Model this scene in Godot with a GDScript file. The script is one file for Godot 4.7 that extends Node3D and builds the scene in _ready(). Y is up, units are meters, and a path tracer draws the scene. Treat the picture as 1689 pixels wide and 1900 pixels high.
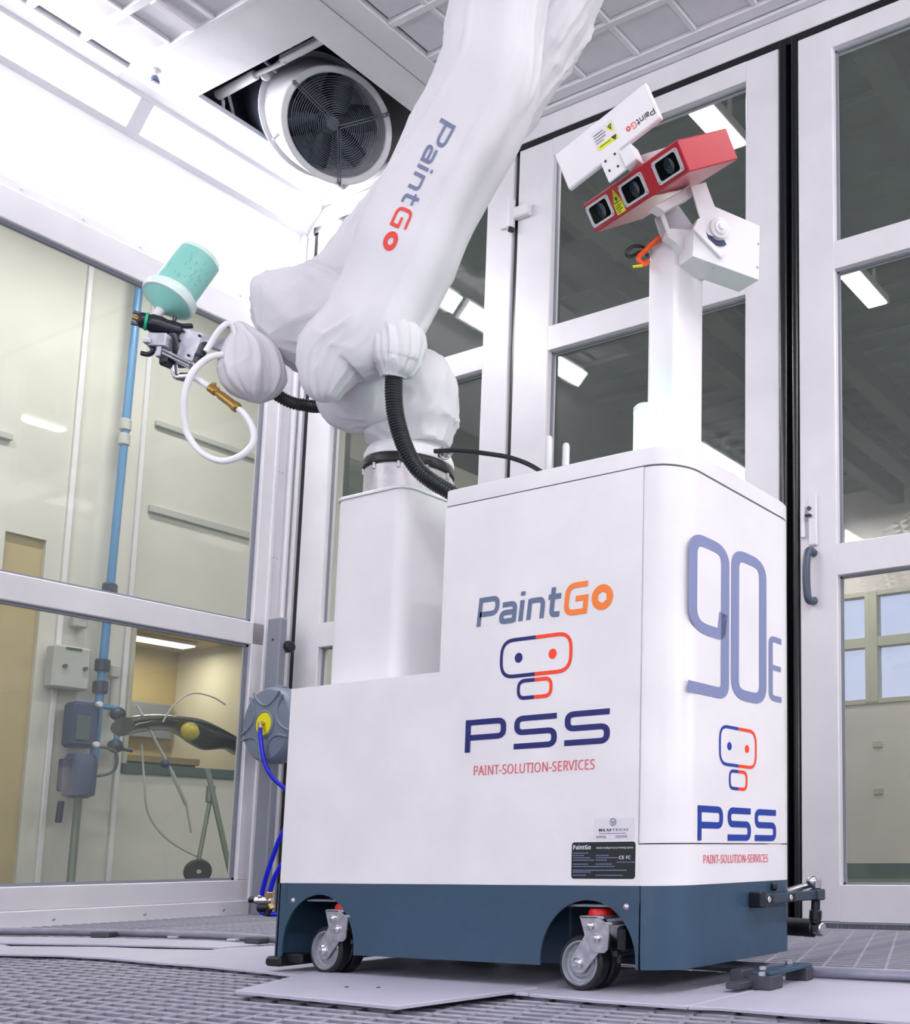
extends Node3D
# A spray booth with a mobile painting robot. X runs along the robot's front, -Z along its long side, Y up, metres.

var M := {}
var names := {}
var sg := 1
var lift := 0.0
var wrinkle := FastNoiseLite.new()
var rng := RandomNumberGenerator.new()

const BOOTH_LEFT := -3.684      # plane of the glazed end wall (z)
const BOOTH_RIGHT := 1.808      # plane of the folding doors (x)
const CEIL := 3.66


# ---------------------------------------------------------------- names and nodes
func numbered(called: String) -> String:
	var k: int = names.get(called, 0)
	names[called] = k + 1
	return called if k == 0 else "%s_%03d" % [called, k]


func thing(called: String, label: String, category: String, at := Vector3.ZERO, group := "") -> Node3D:
	var o := Node3D.new()
	o.name = numbered(called)
	add_child(o)
	o.position = at
	return tag(o, label, category, group)


func tag(o: Node3D, label: String, category: String, group := "") -> Node3D:
	o.set_meta("label", label)
	o.set_meta("category", category)
	if group:
		o.set_meta("group", group)
	return o


func offset_of(n: Node) -> Vector3:
	var p := Vector3.ZERO
	while n != self and n is Node3D:
		p += n.position
		n = n.get_parent()
	return p


# commits a SurfaceTool whose shape is in world coordinates as one named mesh under parent
func obj(called: String, st: SurfaceTool, m: Material, parent: Node = self) -> MeshInstance3D:
	st.generate_normals()
	var o := MeshInstance3D.new()
	o.mesh = st.commit()
	o.material_override = m
	o.name = numbered(called) if parent == self else called
	parent.add_child(o, true)
	if parent != self:
		o.position = -offset_of(parent)
	return o


# the same, for a shape given in the parent's own axes
func part(called: String, st: SurfaceTool, m: Material, parent: Node, t := Transform3D.IDENTITY) -> MeshInstance3D:
	st.generate_normals()
	return part_mesh(called, st.commit(), m, parent, t)


func part_mesh(called: String, mesh: Mesh, m: Material, parent: Node, t := Transform3D.IDENTITY) -> MeshInstance3D:
	var o := MeshInstance3D.new()
	o.mesh = mesh
	o.material_override = m
	o.name = called
	parent.add_child(o, true)
	o.transform = t
	return o


func structure(called: String, label: String, category: String) -> Node3D:
	var o := thing(called, label, category)
	o.set_meta("kind", "structure")
	return o


func single(called: String, st: SurfaceTool, m: Material, label: String, category: String, group := "") -> MeshInstance3D:
	var o := obj(called, st, m)
	tag(o, label, category, group)
	return o


func mb() -> SurfaceTool:
	var st := SurfaceTool.new()
	st.begin(Mesh.PRIMITIVE_TRIANGLES)
	st.set_smooth_group(-1)
	return st


# ---------------------------------------------------------------- shapes
func tri(st: SurfaceTool, a: Vector3, b: Vector3, c: Vector3, out: Vector3) -> void:
	if (b - a).cross(c - a).dot(out) > 0.0:
		var k := b
		b = c
		c = k
	st.add_vertex(a)
	st.add_vertex(b)
	st.add_vertex(c)


func quad(st: SurfaceTool, a: Vector3, b: Vector3, c: Vector3, d: Vector3, out: Vector3) -> void:
	tri(st, a, b, c, out)
	tri(st, a, c, d, out)


func bx(st: SurfaceTool, c: Vector3, s: Vector3, b := 0.0, t := Transform3D.IDENTITY) -> void:
	var h := s * 0.5
	b = minf(b, minf(h.x, minf(h.y, h.z)) * 0.9)
	st.set_smooth_group(-1)
	for ax in 3:
		var u := (ax + 1) % 3
		var v := (ax + 2) % 3
		for sx in [-1.0, 1.0]:
			var n := Vector3.ZERO
			n[ax] = sx
			var q: Array[Vector3] = []
			for k in [[-1, -1], [1, -1], [1, 1], [-1, 1]]:
				var p := Vector3.ZERO
				p[ax] = sx * h[ax]
				p[u] = k[0] * (h[u] - b)
				p[v] = k[1] * (h[v] - b)
				q.append(t * (c + p))
			quad(st, q[0], q[1], q[2], q[3], t.basis * n)
		if b > 0.0:
			for su in [-1.0, 1.0]:
				for sv in [-1.0, 1.0]:
					var q: Array[Vector3] = []
					for e in [-1.0, 1.0]:
						for w in ([0, 1] if e < 0 else [1, 0]):
							var p := Vector3.ZERO
							p[ax] = e * (h[ax] - b)
							p[u] = su * (h[u] - (b if w == 1 else 0.0))
							p[v] = sv * (h[v] - (b if w == 0 else 0.0))
							q.append(t * (c + p))
					var n := Vector3.ZERO
					n[u] = su
					n[v] = sv
					quad(st, q[0], q[1], q[2], q[3], t.basis * n)
	if b > 0.0:
		for x in [-1.0, 1.0]:
			for y in [-1.0, 1.0]:
				for z in [-1.0, 1.0]:
					var n := Vector3(x, y, z)
					tri(st, t * (c + n * Vector3(h.x, h.y - b, h.z - b)), t * (c + n * Vector3(h.x - b, h.y, h.z - b)), t * (c + n * Vector3(h.x - b, h.y - b, h.z)), t.basis * n)


# a box from its low to its high corner
func bl(st: SurfaceTool, lo: Vector3, hi: Vector3, b := 0.0) -> void:
	bx(st, (lo + hi) * 0.5, (hi - lo).abs(), b)


func box_mesh(s: Vector3, b := 0.0) -> ArrayMesh:
	var st := mb()
	bx(st, Vector3.ZERO, s, b)
	st.generate_normals()
	return st.commit()


# rings of points joined into a skin; smooth unless flat
func skin(st: SurfaceTool, rings: Array, closed := true, cap0 := true, cap1 := true, flat := false) -> void:
	sg += 1
	st.set_smooth_group(-1 if flat else sg)
	var n: int = rings[0].size()
	var mid := []
	for r in rings:
		var c := Vector3.ZERO
		for p in r:
			c += p
		mid.append(c / n)
	for k in rings.size() - 1:
		var a: PackedVector3Array = rings[k]
		var b: PackedVector3Array = rings[k + 1]
		var m: Vector3 = (mid[k] + mid[k + 1]) * 0.5
		for i in (n if closed else n - 1):
			var j := (i + 1) % n
			quad(st, a[i], a[j], b[j], b[i], (a[i] + a[j] + b[i] + b[j]) * 0.25 - m)
	for e in [[cap0, 0, 1], [cap1, rings.size() - 1, rings.size() - 2]]:
		if e[0]:
			sg += 1
			st.set_smooth_group(-1)
			var r: PackedVector3Array = rings[e[1]]
			var out: Vector3 = mid[e[1]] - mid[e[2]]
			for i in n:
				tri(st, mid[e[1]], r[i], r[(i + 1) % n], out)


func frame_of(axis: Vector3, hint := Vector3.UP) -> Basis:
	var y := axis.normalized()
	var x := hint - y * hint.dot(y)
	if x.length() < 0.01:
		x = Vector3(1, 0.2, 0.1) - y * Vector3(1, 0.2, 0.1).dot(y)
	x = x.normalized()
	return Basis(x, y, x.cross(y))


# profile of (radius, height) turned round an axis; creases where the profile bends sharply
func lathe(st: SurfaceTool, prof: Array, o: Vector3, axis: Vector3, segs := 32, caps := true) -> void:
	var b := frame_of(axis)
	var last := Vector2.ZERO
	sg += 1
	for k in prof.size() - 1:
		var p: Vector2 = prof[k]
		var q: Vector2 = prof[k + 1]
		var d := (q - p).normalized()
		if k > 0 and d.dot(last) < 0.82:
			sg += 1
		last = d
		st.set_smooth_group(sg)
		var nr := Vector2(d.y, -d.x)
		for i in segs:
			var e0 := b.x * cos(TAU * i / segs) + b.z * sin(TAU * i / segs)
			var e1 := b.x * cos(TAU * (i + 1) / segs) + b.z * sin(TAU * (i + 1) / segs)
			var out := (e0 + e1) * nr.x * 0.5 + b.y * nr.y
			var p0 := o + b.y * p.y + e0 * p.x
			var p1 := o + b.y * p.y + e1 * p.x
			var q0 := o + b.y * q.y + e0 * q.x
			var q1 := o + b.y * q.y + e1 * q.x
			if p.x > 1e-6:
				tri(st, p0, p1, q1, out)
			if q.x > 1e-6:
				tri(st, p0, q1, q0, out)
	if caps:
		st.set_smooth_group(-1)
		for e in [[prof[0], -1.0], [prof[prof.size() - 1], 1.0]]:
			if e[0].x > 1e-6:
				for i in segs:
					var c: Vector3 = o + b.y * e[0].y
					var e0 := b.x * cos(TAU * i / segs) + b.z * sin(TAU * i / segs)
					var e1 := b.x * cos(TAU * (i + 1) / segs) + b.z * sin(TAU * (i + 1) / segs)
					tri(st, c, c + e0 * e[0].x, c + e1 * e[0].x, b.y * e[1])


func rod(st: SurfaceTool, a: Vector3, b: Vector3, r: float, segs := 12, bev := 0.0) -> void:
	var l := a.distance_to(b)
	bev = minf(bev, r * 0.6)
	if bev > 0.0:
		lathe(st, [Vector2(r - bev, 0), Vector2(r, bev), Vector2(r, l - bev), Vector2(r - bev, l)], a, b - a, segs)
	else:
		lathe(st, [Vector2(r, 0), Vector2(r, l)], a, b - a, segs)


func spline(pts: Array, sub: int) -> PackedVector3Array:
	var out := PackedVector3Array()
	var n := pts.size()
	for k in n - 1:
		var p0: Vector3 = pts[maxi(k - 1, 0)]
		var p1: Vector3 = pts[k]
		var p2: Vector3 = pts[k + 1]
		var p3: Vector3 = pts[mini(k + 2, n - 1)]
		for i in sub:
			out.append(p1.cubic_interpolate(p2, p0, p3, float(i) / sub))
	out.append(pts[n - 1])
	return out


func tube(st: SurfaceTool, path: PackedVector3Array, radius, segs := 14, caps := true) -> void:
	var rings := []
	var side := Vector3.ZERO
	for k in path.size():
		var t := (path[mini(k + 1, path.size() - 1)] - path[maxi(k - 1, 0)]).normalized()
		if side == Vector3.ZERO:
			side = frame_of(t).x
		side = (side - t * side.dot(t)).normalized()
		var up := t.cross(side)
		var r: float = radius[k] if radius is Array else radius
		var ring := PackedVector3Array()
		for i in segs:
			ring.append(path[k] + (side * cos(TAU * i / segs) + up * sin(TAU * i / segs)) * r)
		rings.append(ring)
	skin(st, rings, true, caps, caps)


func even(path: PackedVector3Array, step: float) -> PackedVector3Array:
	var out := PackedVector3Array([path[0]])
	var left := step
	for k in path.size() - 1:
		var a := path[k]
		var b := path[k + 1]
		var l := a.distance_to(b)
		var at := 0.0
		while l - at >= left:
			at += left
			out.append(a.lerp(b, at / l))
			left = step
		left -= l - at
	return out


func corrugated(st: SurfaceTool, pts: Array, r: float, pitch: float, segs := 22) -> void:
	var path := even(spline(pts, 10), pitch / 4.0)
	var rr := []
	for k in path.size():
		rr.append(r * [1.0, 1.0, 0.86, 0.86][k % 4])
	tube(st, path, rr, segs)


func rrect(w: float, h: float, r: float, n := 5) -> PackedVector2Array:
	var out := PackedVector2Array()
	for c in [[1, 1, 0], [-1, 1, 1], [-1, -1, 2], [1, -1, 3]]:
		for i in n + 1:
			var a: float = PI * 0.5 * (c[2] + float(i) / n)
			out.append(Vector2(c[0] * (w * 0.5 - r) + r * cos(a), c[1] * (h * 0.5 - r) + r * sin(a)))
	return out


# a flat outline (u, v) pushed out along depth, edges chamfered by b on the far face
func prism(st: SurfaceTool, poly: PackedVector2Array, o: Vector3, u: Vector3, v: Vector3, depth: Vector3, b := 0.0, smooth := false) -> void:
	var n := poly.size()
	var c := Vector2.ZERO
	for p in poly:
		c += p
	c /= n
	var inner := poly
	if b > 0.0:
		var g := Geometry2D.offset_polygon(poly, -b, Geometry2D.JOIN_MITER)
		inner = PackedVector2Array()
		for i in n:
			var e0 := (poly[i] - poly[(i + n - 1) % n]).normalized()
			var e1 := (poly[(i + 1) % n] - poly[i]).normalized()
			var nn := Vector2(-e0.y - e1.y, e0.x + e1.x)
			nn = nn / maxf(nn.length_squared(), 0.2) * 2.0
			if not Geometry2D.is_polygon_clockwise(poly):
				inner.append(poly[i] + nn * b)
			else:
				inner.append(poly[i] - nn * b)
		if g.is_empty():
			inner = poly
	var P := func(q: Vector2, k: float) -> Vector3: return o + u * q.x + v * q.y + depth * k
	var kb := 1.0 - (b / depth.length() if b > 0.0 else 0.0)
	sg += 1
	var cw := -1.0 if Geometry2D.is_polygon_clockwise(poly) else 1.0
	for i in n:
		var j := (i + 1) % n
		var e := (poly[j] - poly[i]).normalized()
		var out: Vector3 = (u * e.y - v * e.x) * cw
		st.set_smooth_group(sg if smooth else -1)
		quad(st, P.call(poly[i], 0.0), P.call(poly[j], 0.0), P.call(poly[j], kb), P.call(poly[i], kb), out)
		if b > 0.0:
			st.set_smooth_group(sg + 1 if smooth else -1)
			quad(st, P.call(poly[i], kb), P.call(poly[j], kb), P.call(inner[j], 1.0), P.call(inner[i], 1.0), out + depth.normalized())
	sg += 1
	st.set_smooth_group(-1)
	var ids := Geometry2D.triangulate_polygon(poly)
	for k in range(0, ids.size(), 3):
		tri(st, P.call(poly[ids[k]], 0.0), P.call(poly[ids[k + 1]], 0.0), P.call(poly[ids[k + 2]], 0.0), -depth)
		tri(st, P.call(inner[ids[k]], 1.0), P.call(inner[ids[k + 1]], 1.0), P.call(inner[ids[k + 2]], 1.0), depth)


# a ring between two outlines of equally many points
func ring_prism(st: SurfaceTool, outer: PackedVector2Array, inner: PackedVector2Array, o: Vector3, u: Vector3, v: Vector3, depth: Vector3) -> void:
	var n := outer.size()
	st.set_smooth_group(-1)
	for i in n:
		var j := (i + 1) % n
		var a := o + u * outer[i].x + v * outer[i].y
		var b := o + u * outer[j].x + v * outer[j].y
		var c := o + u * inner[j].x + v * inner[j].y
		var d := o + u * inner[i].x + v * inner[i].y
		quad(st, a + depth, b + depth, c + depth, d + depth, depth)
		quad(st, a, b, c, d, -depth)
		quad(st, a, b, b + depth, a + depth, (a + b) * 0.5 - (c + d) * 0.5)
		quad(st, d, c, c + depth, d + depth, (c + d) * 0.5 - (a + b) * 0.5)


func sphere(st: SurfaceTool, c: Vector3, r: float, axis := Vector3.UP, squash := 1.0, segs := 16) -> void:
	var prof := []
	for k in 9:
		var a := -PI * 0.5 + PI * k / 8.0
		prof.append(Vector2(maxf(r * cos(a), 0.0), r * sin(a) * squash))
	lathe(st, prof, c, axis, segs, false)


# ---------------------------------------------------------------- printed lettering
# an open or closed stroke of width w laid on a surface; at(x, y) gives [place, outward normal]
func stroke(st: SurfaceTool, pts: PackedVector2Array, w: float, at: Callable, closed := false, sx := 1.0) -> void:
	var clean := PackedVector2Array()
	for p in pts:
		if clean.is_empty() or clean[clean.size() - 1].distance_to(p) > 1e-3 * w:
			clean.append(p)
	if closed and clean[0].distance_to(clean[clean.size() - 1]) < 1e-3 * w:
		clean.remove_at(clean.size() - 1)
	pts = clean
	lift = fposmod(lift + 0.00011, 0.0006)
	var n := pts.size()
	var l := PackedVector2Array()
	var r := PackedVector2Array()
	for i in n:
		var a := pts[(i + n - 1) % n] if (closed or i > 0) else pts[i] * 2.0 - pts[i + 1]
		var b := pts[(i + 1) % n] if (closed or i < n - 1) else pts[i] * 2.0 - pts[i - 1]
		var e0 := (pts[i] - a).normalized()
		var e1 := (b - pts[i]).normalized()
		var m := Vector2(-e0.y - e1.y, e0.x + e1.x)
		m = m / maxf(m.length_squared(), 0.4) * w
		l.append((pts[i] + m) * Vector2(sx, 1))
		r.append((pts[i] - m) * Vector2(sx, 1))
	for i in (n if closed else n - 1):
		var j := (i + 1) % n
		var a: Array = at.call(l[i])
		var b: Array = at.call(l[j])
		var c: Array = at.call(r[j])
		var d: Array = at.call(r[i])
		var up: Vector3 = a[1] * lift
		quad(st, a[0] + up, b[0] + up, c[0] + up, d[0] + up, a[1])


# a polyline whose corners are rounded: [x, y] sharp, [x, y, radius] rounded
func bend(raw: Array, closed := false) -> PackedVector2Array:
	var out := PackedVector2Array()
	var n := raw.size()
	for i in n:
		var p := Vector2(raw[i][0], raw[i][1])
		var rad: float = raw[i][2] if raw[i].size() > 2 else 0.0
		if rad <= 0.0 or (not closed and (i == 0 or i == n - 1)):
			if raw[i].size() < 4 and not out.is_empty() and i < n - 1 and not closed:
				out.append(p)
			else:
				out.append(p)
			continue
		var a := (Vector2(raw[(i + n - 1) % n][0], raw[(i + n - 1) % n][1]) - p).normalized()
		var b := (Vector2(raw[(i + 1) % n][0], raw[(i + 1) % n][1]) - p).normalized()
		for k in 7:
			var t := k / 6.0
			out.append((p + a * rad).lerp(p, t).lerp(p.lerp(p + b * rad, t), t))
	# long straight runs get points on the way, so that print follows a curved surface
	var fine := PackedVector2Array()
	for i in (out.size() if closed else out.size() - 1):
		var a := out[i]
		var b := out[(i + 1) % out.size()]
		var k := maxi(1, int(a.distance_to(b) / 0.12))
		for j in k:
			fine.append(a.lerp(b, float(j) / k))
	if not closed:
		fine.append(out[out.size() - 1])
	return fine


const WORD_PAINT := [
	[0.0, [[[0.0, 0.0], [0.0, 0.93], [0.76, 0.93, 0.24], [0.76, 0.42, 0.24], [0.0, 0.42]]]],
	[0.94, [[[0.06, 0.65], [0.62, 0.65, 0.2], [0.62, 0.0]], [[0.62, 0.07], [0.06, 0.07, 0.15], [0.06, 0.37, 0.15], [0.62, 0.37]]]],
	[1.86, [[[0.0, 0.0], [0.0, 0.72]], [[0.0, 0.88], [0.0, 1.02]]]],
	[2.2, [[[0.0, 0.0], [0.0, 0.72]], [[0.0, 0.65], [0.56, 0.65, 0.2], [0.56, 0.0]]]],
	[3.04, [[[0.12, 1.0], [0.12, 0.07, 0.16], [0.46, 0.07]], [[-0.06, 0.68], [0.46, 0.68]]]],
]
const WORD_G := [[3.7, [[[0.86, 0.96], [0.06, 0.96, 0.3], [0.06, 0.05, 0.3], [0.84, 0.05], [0.84, 0.5], [0.42, 0.5]]]]]


# the robot maker's word mark: grey first half, orange second half, an O with a six-sided hole
func word_mark(parent: Node, at: Callable, grey: Material, orange: Material, w := 0.16, slant := 0.1) -> void:
	var lean := func(p: Vector2) -> Array: return at.call(Vector2(p.x + slant * p.y, p.y))
	for g in WORD_PAINT + WORD_G:
		var st := mb()
		for s in g[1]:
			var q := bend(s)
			for i in q.size():
				q[i].x += g[0]
			stroke(st, q, w, lean)
		obj("printed_letter", st, orange if g[0] > 3.5 else grey, parent)
	var st := mb()
	for i in 48:
		var e := []
		for k in [i, i + 1]:
			var a: float = TAU * k / 48.0
			var hexa := 0.19 * cos(PI / 6) / cos(fposmod(a + PI / 6, PI / 3) - PI / 6)
			e.append([Vector2(5.24, 0.42) + Vector2(cos(a), sin(a)) * 0.43, Vector2(5.24, 0.42) + Vector2(cos(a), sin(a)) * hexa])
		var p: Array = at.call(e[0][0])
		quad(st, p[0], at.call(e[1][0])[0], at.call(e[1][1])[0], at.call(e[0][1])[0], p[1])
	obj("printed_letter", st, orange, parent)


func flat_at(o: Vector3, u: Vector3, v: Vector3) -> Callable:
	var n := u.cross(v).normalized()
	return func(p: Vector2) -> Array: return [o + u * p.x + v * p.y + n * 0.0006, n]


# a line of plain lettering fitted into width x height, its lower left corner at o
func line_of_text(parent: Node, called: String, words: String, m: Material, o: Vector3, u: Vector3, v: Vector3, width: float, height: float, bold := false) -> void:
	var t := TextMesh.new()
	var f := SystemFont.new()
	f.font_names = PackedStringArray(["Droid Sans"])
	f.font_weight = 700 if bold else 400
	t.font = f
	t.font_size = 48
	t.pixel_size = 0.01
	t.depth = 0.02
	t.curve_step = 2.0
	t.text = words
	var box := t.get_aabb()
	var n := u.cross(v).normalized()
	var sx := width / box.size.x
	var sy := height / box.size.y
	var b := Basis(u.normalized() * sx, v.normalized() * sy, n * 0.02)
	var at := o - b * Vector3(box.position.x, box.position.y, box.position.z) + n * 0.0003
	part_mesh(called, t, m, parent, Transform3D(b, at - offset_of(parent)))


# ---------------------------------------------------------------- draped cloth
var sleeve_rings := []


func sleeve(called: String, parent: Node, pts: Array, rad: Array, m: Material, seed_: int, long := 0.006, fine := 0.004, sub := 8, segs := 84, slack := 0.25, flat_ratio := 0.9, square := 2.6, pleats := 0, pleat := 0.0) -> MeshInstance3D:
	var facing := Vector3(-0.886, -0.13, 0.446)
	var path := spline(pts, sub)
	var rr := PackedFloat32Array()
	var n := rad.size()
	for k in n - 1:
		for i in sub:
			rr.append(cubic_interpolate(rad[k], rad[k + 1], rad[maxi(k - 1, 0)], rad[mini(k + 2, n - 1)], float(i) / sub))
	rr.append(rad[n - 1])
	var rings := []
	var along := 0.0
	var total := 0.0
	for k in path.size() - 1:
		total += path[k].distance_to(path[k + 1])
	wrinkle.seed = seed_
	for k in path.size():
		if k > 0:
			along += path[k].distance_to(path[k - 1])
		var t := (path[mini(k + 1, path.size() - 1)] - path[maxi(k - 1, 0)]).normalized()
		var a := (facing - t * facing.dot(t)).normalized()
		var b := t.cross(a)
		var ring := PackedVector3Array()
		for i in segs:
			var th := TAU * i / segs
			var c := cos(th)
			var s := sin(th)
			var r: float = maxf(rr[k], 0.002) * pow(pow(absf(c), square) + pow(absf(s), square), -1.0 / square)
			var base := a * (c * r * flat_ratio) + b * (s * r)
			var p := path[k] + base
			var f0 := wrinkle.get_noise_3d(c * 0.9, s * 0.9, along * 1.6 + seed_ * 7.7)
			var f1 := wrinkle.get_noise_3d(c * 1.15, s * 1.15, along * 1.1 + seed_ * 3.1)
			var f2 := wrinkle.get_noise_3d(c * 1.3, s * 1.3 + seed_, along * 9.0 + th * 0.0 + c * 1.2)
			var r1 := pow(maxf(0.0, 1.0 - absf(f1) * 6.0), 1.5)
			var r2 := pow(maxf(0.0, 1.0 - absf(f2) * 3.5), 1.5)
			var near_end := 1.0 - smoothstep(0.03, 0.22, minf(along, total - along))
			var keep := clampf(rr[k] / 0.05, 0.1, 1.0)
			ring.append(p + base.normalized() * ((long * (f0 + r1) + fine * r2 * maxf(slack, near_end)) * keep + pleat * pow(absf(sin(th * pleats * 0.5 + f0 * 3.0)), 0.7) * smoothstep(0.0, 0.4, along / total) * (1.0 - smoothstep(0.9, 1.0, along / total))))
		rings.append(ring)
	sleeve_rings = rings
	var st := mb()
	skin(st, rings)
	return obj(called, st, m, parent)


# place and outward normal on the last sleeve: ring number and angle (0 faces the camera side)
func on_sleeve(rings: Array, ring: float, th: float) -> Array:
	var n: int = rings[0].size()
	var k := clampi(int(ring), 0, rings.size() - 2)
	var f := ring - k
	var a := fposmod(th / TAU * n, n)
	var i := int(a)
	var j := (i + 1) % n
	var p: Vector3 = rings[k][i].lerp(rings[k][j], a - i).lerp(rings[k + 1][i].lerp(rings[k + 1][j], a - i), f)
	var nn: Vector3 = (rings[k + 1][i] - rings[k][i]).cross(rings[k][j] - rings[k][i]).normalized()
	var mid := Vector3.ZERO
	for q in rings[k]:
		mid += q
	if nn.dot(p - mid / n) < 0.0:
		nn = -nn
	return [p + nn * 0.0015, nn]


# ---------------------------------------------------------------- materials
func noise_tex(freq: float, lo: Color, hi: Color, normal := false, seed_ := 1, bump := 4.0) -> NoiseTexture2D:
	var t := NoiseTexture2D.new()
	t.width = 256
	t.height = 256
	t.seamless = true
	var f := FastNoiseLite.new()
	f.seed = seed_
	f.frequency = freq
	f.fractal_octaves = 4
	t.noise = f
	if normal:
		t.as_normal_map = true
		t.bump_strength = bump
	else:
		var g := Gradient.new()
		g.set_color(0, lo)
		g.set_color(1, hi)
		t.color_ramp = g
	return t


func mat(called: String, hex: String, rough := 0.5, metal := 0.0, grain: Texture2D = null, scale := 2.0, bumps: Texture2D = null, bump_scale := 0.3) -> StandardMaterial3D:
	var m := StandardMaterial3D.new()
	m.resource_name = called
	m.albedo_color = Color(hex)
	m.roughness = rough
	m.metallic = metal
	if grain:
		m.albedo_texture = grain
	if bumps:
		m.normal_enabled = true
		m.normal_texture = bumps
		m.normal_scale = bump_scale
	if grain or bumps:
		m.uv1_triplanar = true
		m.uv1_scale = Vector3.ONE * scale
	M[called] = m
	return m


func glass(called: String, hex: String, alpha: float) -> StandardMaterial3D:
	var m := mat(called, hex, 0.02)
	m.transparency = BaseMaterial3D.TRANSPARENCY_ALPHA
	m.albedo_color.a = alpha
	m.metallic_specular = 0.35
	return m


func glow(called: String, hex: String, energy: float) -> StandardMaterial3D:
	var m := mat(called, hex, 0.6)
	m.emission_enabled = true
	m.emission = Color(hex)
	m.emission_energy_multiplier = energy
	return m


func materials() -> void:
	var soft := noise_tex(0.012, Color(0.955, 0.955, 0.96), Color(1, 1, 1), false, 3)
	var speck := noise_tex(0.06, Color(0.86, 0.86, 0.87), Color(1, 1, 1), false, 5)
	var stain := noise_tex(0.02, Color(0.8, 0.8, 0.82), Color(1, 1, 1), false, 8)
	var orange_peel := noise_tex(0.05, Color.BLACK, Color.WHITE, true, 11, 2.0)
	var weave := noise_tex(0.2, Color.BLACK, Color.WHITE, true, 17, 3.0)
	var galv := noise_tex(0.03, Color(0.78, 0.79, 0.82), Color(1, 1, 1), false, 21)
	mat("wall_white", "eae9ee", 0.42, 0.0, soft, 0.7, orange_peel, 0.06)
	mat("door_white", "e9e7ec", 0.35, 0.0, soft, 0.8, orange_peel, 0.06)
	mat("ceiling_white", "e7e6eb", 0.5, 0.0, soft, 0.7, orange_peel, 0.08)
	mat("filter_cloth", "e3e1e8", 0.95, 0.0, soft, 2.0)
	mat("cart_white", "eae8ec", 0.33, 0.0, soft, 1.1, orange_peel, 0.05)
	mat("cart_grey", "344e66", 0.38, 0.0, soft, 1.5, orange_peel, 0.12)
	mat("cart_grey_dark", "33404f", 0.4)
	mat("cloth", "dcdae0", 0.85, 0.0, soft, 1.5)
	M.cloth.rim_enabled = true
	M.cloth.rim = 0.3
	M.cloth.backlight_enabled = true
	M.cloth.backlight = Color(0.16, 0.16, 0.17)
	mat("black_rubber", "0d1117", 0.45)
	mat("black_seal", "0b1016", 0.28)
	mat("black_plastic", "14181f", 0.35)
	mat("tyre", "10141a", 0.5)
	mat("zinc", "cfced6", 0.34, 0.75, galv, 5.0)
	mat("bright_steel", "dcdadf", 0.18, 1.0)
	mat("cast_alloy", "d7d2d6", 0.36, 0.45, speck, 3.0)
	mat("hub_grey", "9aa0aa", 0.42, 0.25, speck, 6.0)
	mat("scanner_red", "b10b26", 0.3, 0.0, soft, 2.0)
	M.scanner_red.clearcoat_enabled = true
	M.scanner_red.clearcoat = 0.4
	M.scanner_red.clearcoat_roughness = 0.25
	mat("cap_red", "d0121c", 0.4)
	mat("lens_black", "05080c", 0.08)
	M.lens_black.metallic_specular = 0.2
	mat("lens_dark", "12202a", 0.12)
	mat("ink_grey", "5f6f8e", 0.55)
	mat("ink_soft", "727a9c", 0.8)
	mat("ink_orange", "f5802c", 0.55)
	mat("ink_redorange", "fb3f12", 0.5)
	mat("ink_navy", "031268", 0.45)
	mat("ink_blue", "12399a", 0.45)
	mat("ink_pink", "dd5a66", 0.6)
	mat("ink_lilac", "7f88b0", 0.55)
	mat("ink_red", "e0463f", 0.75)
	mat("ink_black", "141a22", 0.5)
	mat("ink_white", "d5d8e0", 0.6)
	mat("sticker_white", "dcd8e0", 0.45)
	mat("sticker_black", "0a1418", 0.4)
	mat("sticker_yellow", "d8de22", 0.5)
	mat("amber_yellow", "e9e313", 0.4)
	mat("grate", "aeacba", 0.5, 0.35, galv, 2.0)
	mat("plate_grey", "b9b8ca", 0.5, 0.0, soft, 0.9)
	mat("rail_grey", "a3a3b4", 0.42, 0.4, galv, 1.5)
	mat("anchor_grey", "4a4f58", 0.5, 0.3, speck, 3.0)
	mat("pit", "3d434d", 0.8, 0.0, stain, 0.6)
	mat("cup_film", "dff3ee", 0.22)
	mat("cup_mint", "8ccfc4", 0.4)
	mat("mint", "27b488", 0.4)
	mat("gun_black", "151b28", 0.35)
	mat("brass", "b8934f", 0.35, 0.7, speck, 6.0)
	mat("hose_white", "f1f0f5", 0.35)
	mat("hose_blue", "1420d8", 0.3)
	mat("post_grey", "8b8f9e", 0.45, 0.1, soft, 1.0)
	mat("handle_grey", "4e586c", 0.4)
	mat("mint_dark", "5db8a8", 0.4)
	mat("zinc_light", "d3d3d6", 0.35, 0.4)
	mat("ink_navy_dark", "3a4066", 0.5)
	mat("brushed", "c9c6cc", 0.22, 0.85)
	mat("lead_orange", "f2581c", 0.35)
	mat("brass_light", "c6a877", 0.25, 0.7)
	mat("reel_grey", "7a8598", 0.4, 0.0, soft, 2.0, orange_peel, 0.2)
	mat("duct_grey", "8d97a8", 0.6, 0.3, galv, 0.8)
	mat("blade_grey", "454d5a", 0.45, 0.3)
	mat("guard", "6d7480", 0.4, 0.6)
	mat("cream", "d3d3cb", 0.6, 0.0, soft, 0.5)
	mat("beige", "b8a87e", 0.65, 0.0, soft, 0.5)
	mat("hall_wall", "d6cfcb", 0.7, 0.0, soft, 0.4)
	mat("hall_ceiling", "36524a", 0.8, 0.0, stain, 0.4)
	mat("hall_beam", "2f4640", 0.7)
	mat("hall_floor", "5b6b4a", 0.6, 0.0, stain, 0.4)
	mat("shutter", "3f5856", 0.55)
	mat("pipe_blue", "4a86b8", 0.35)
	mat("unit_blue", "2c3c66", 0.4)
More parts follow.
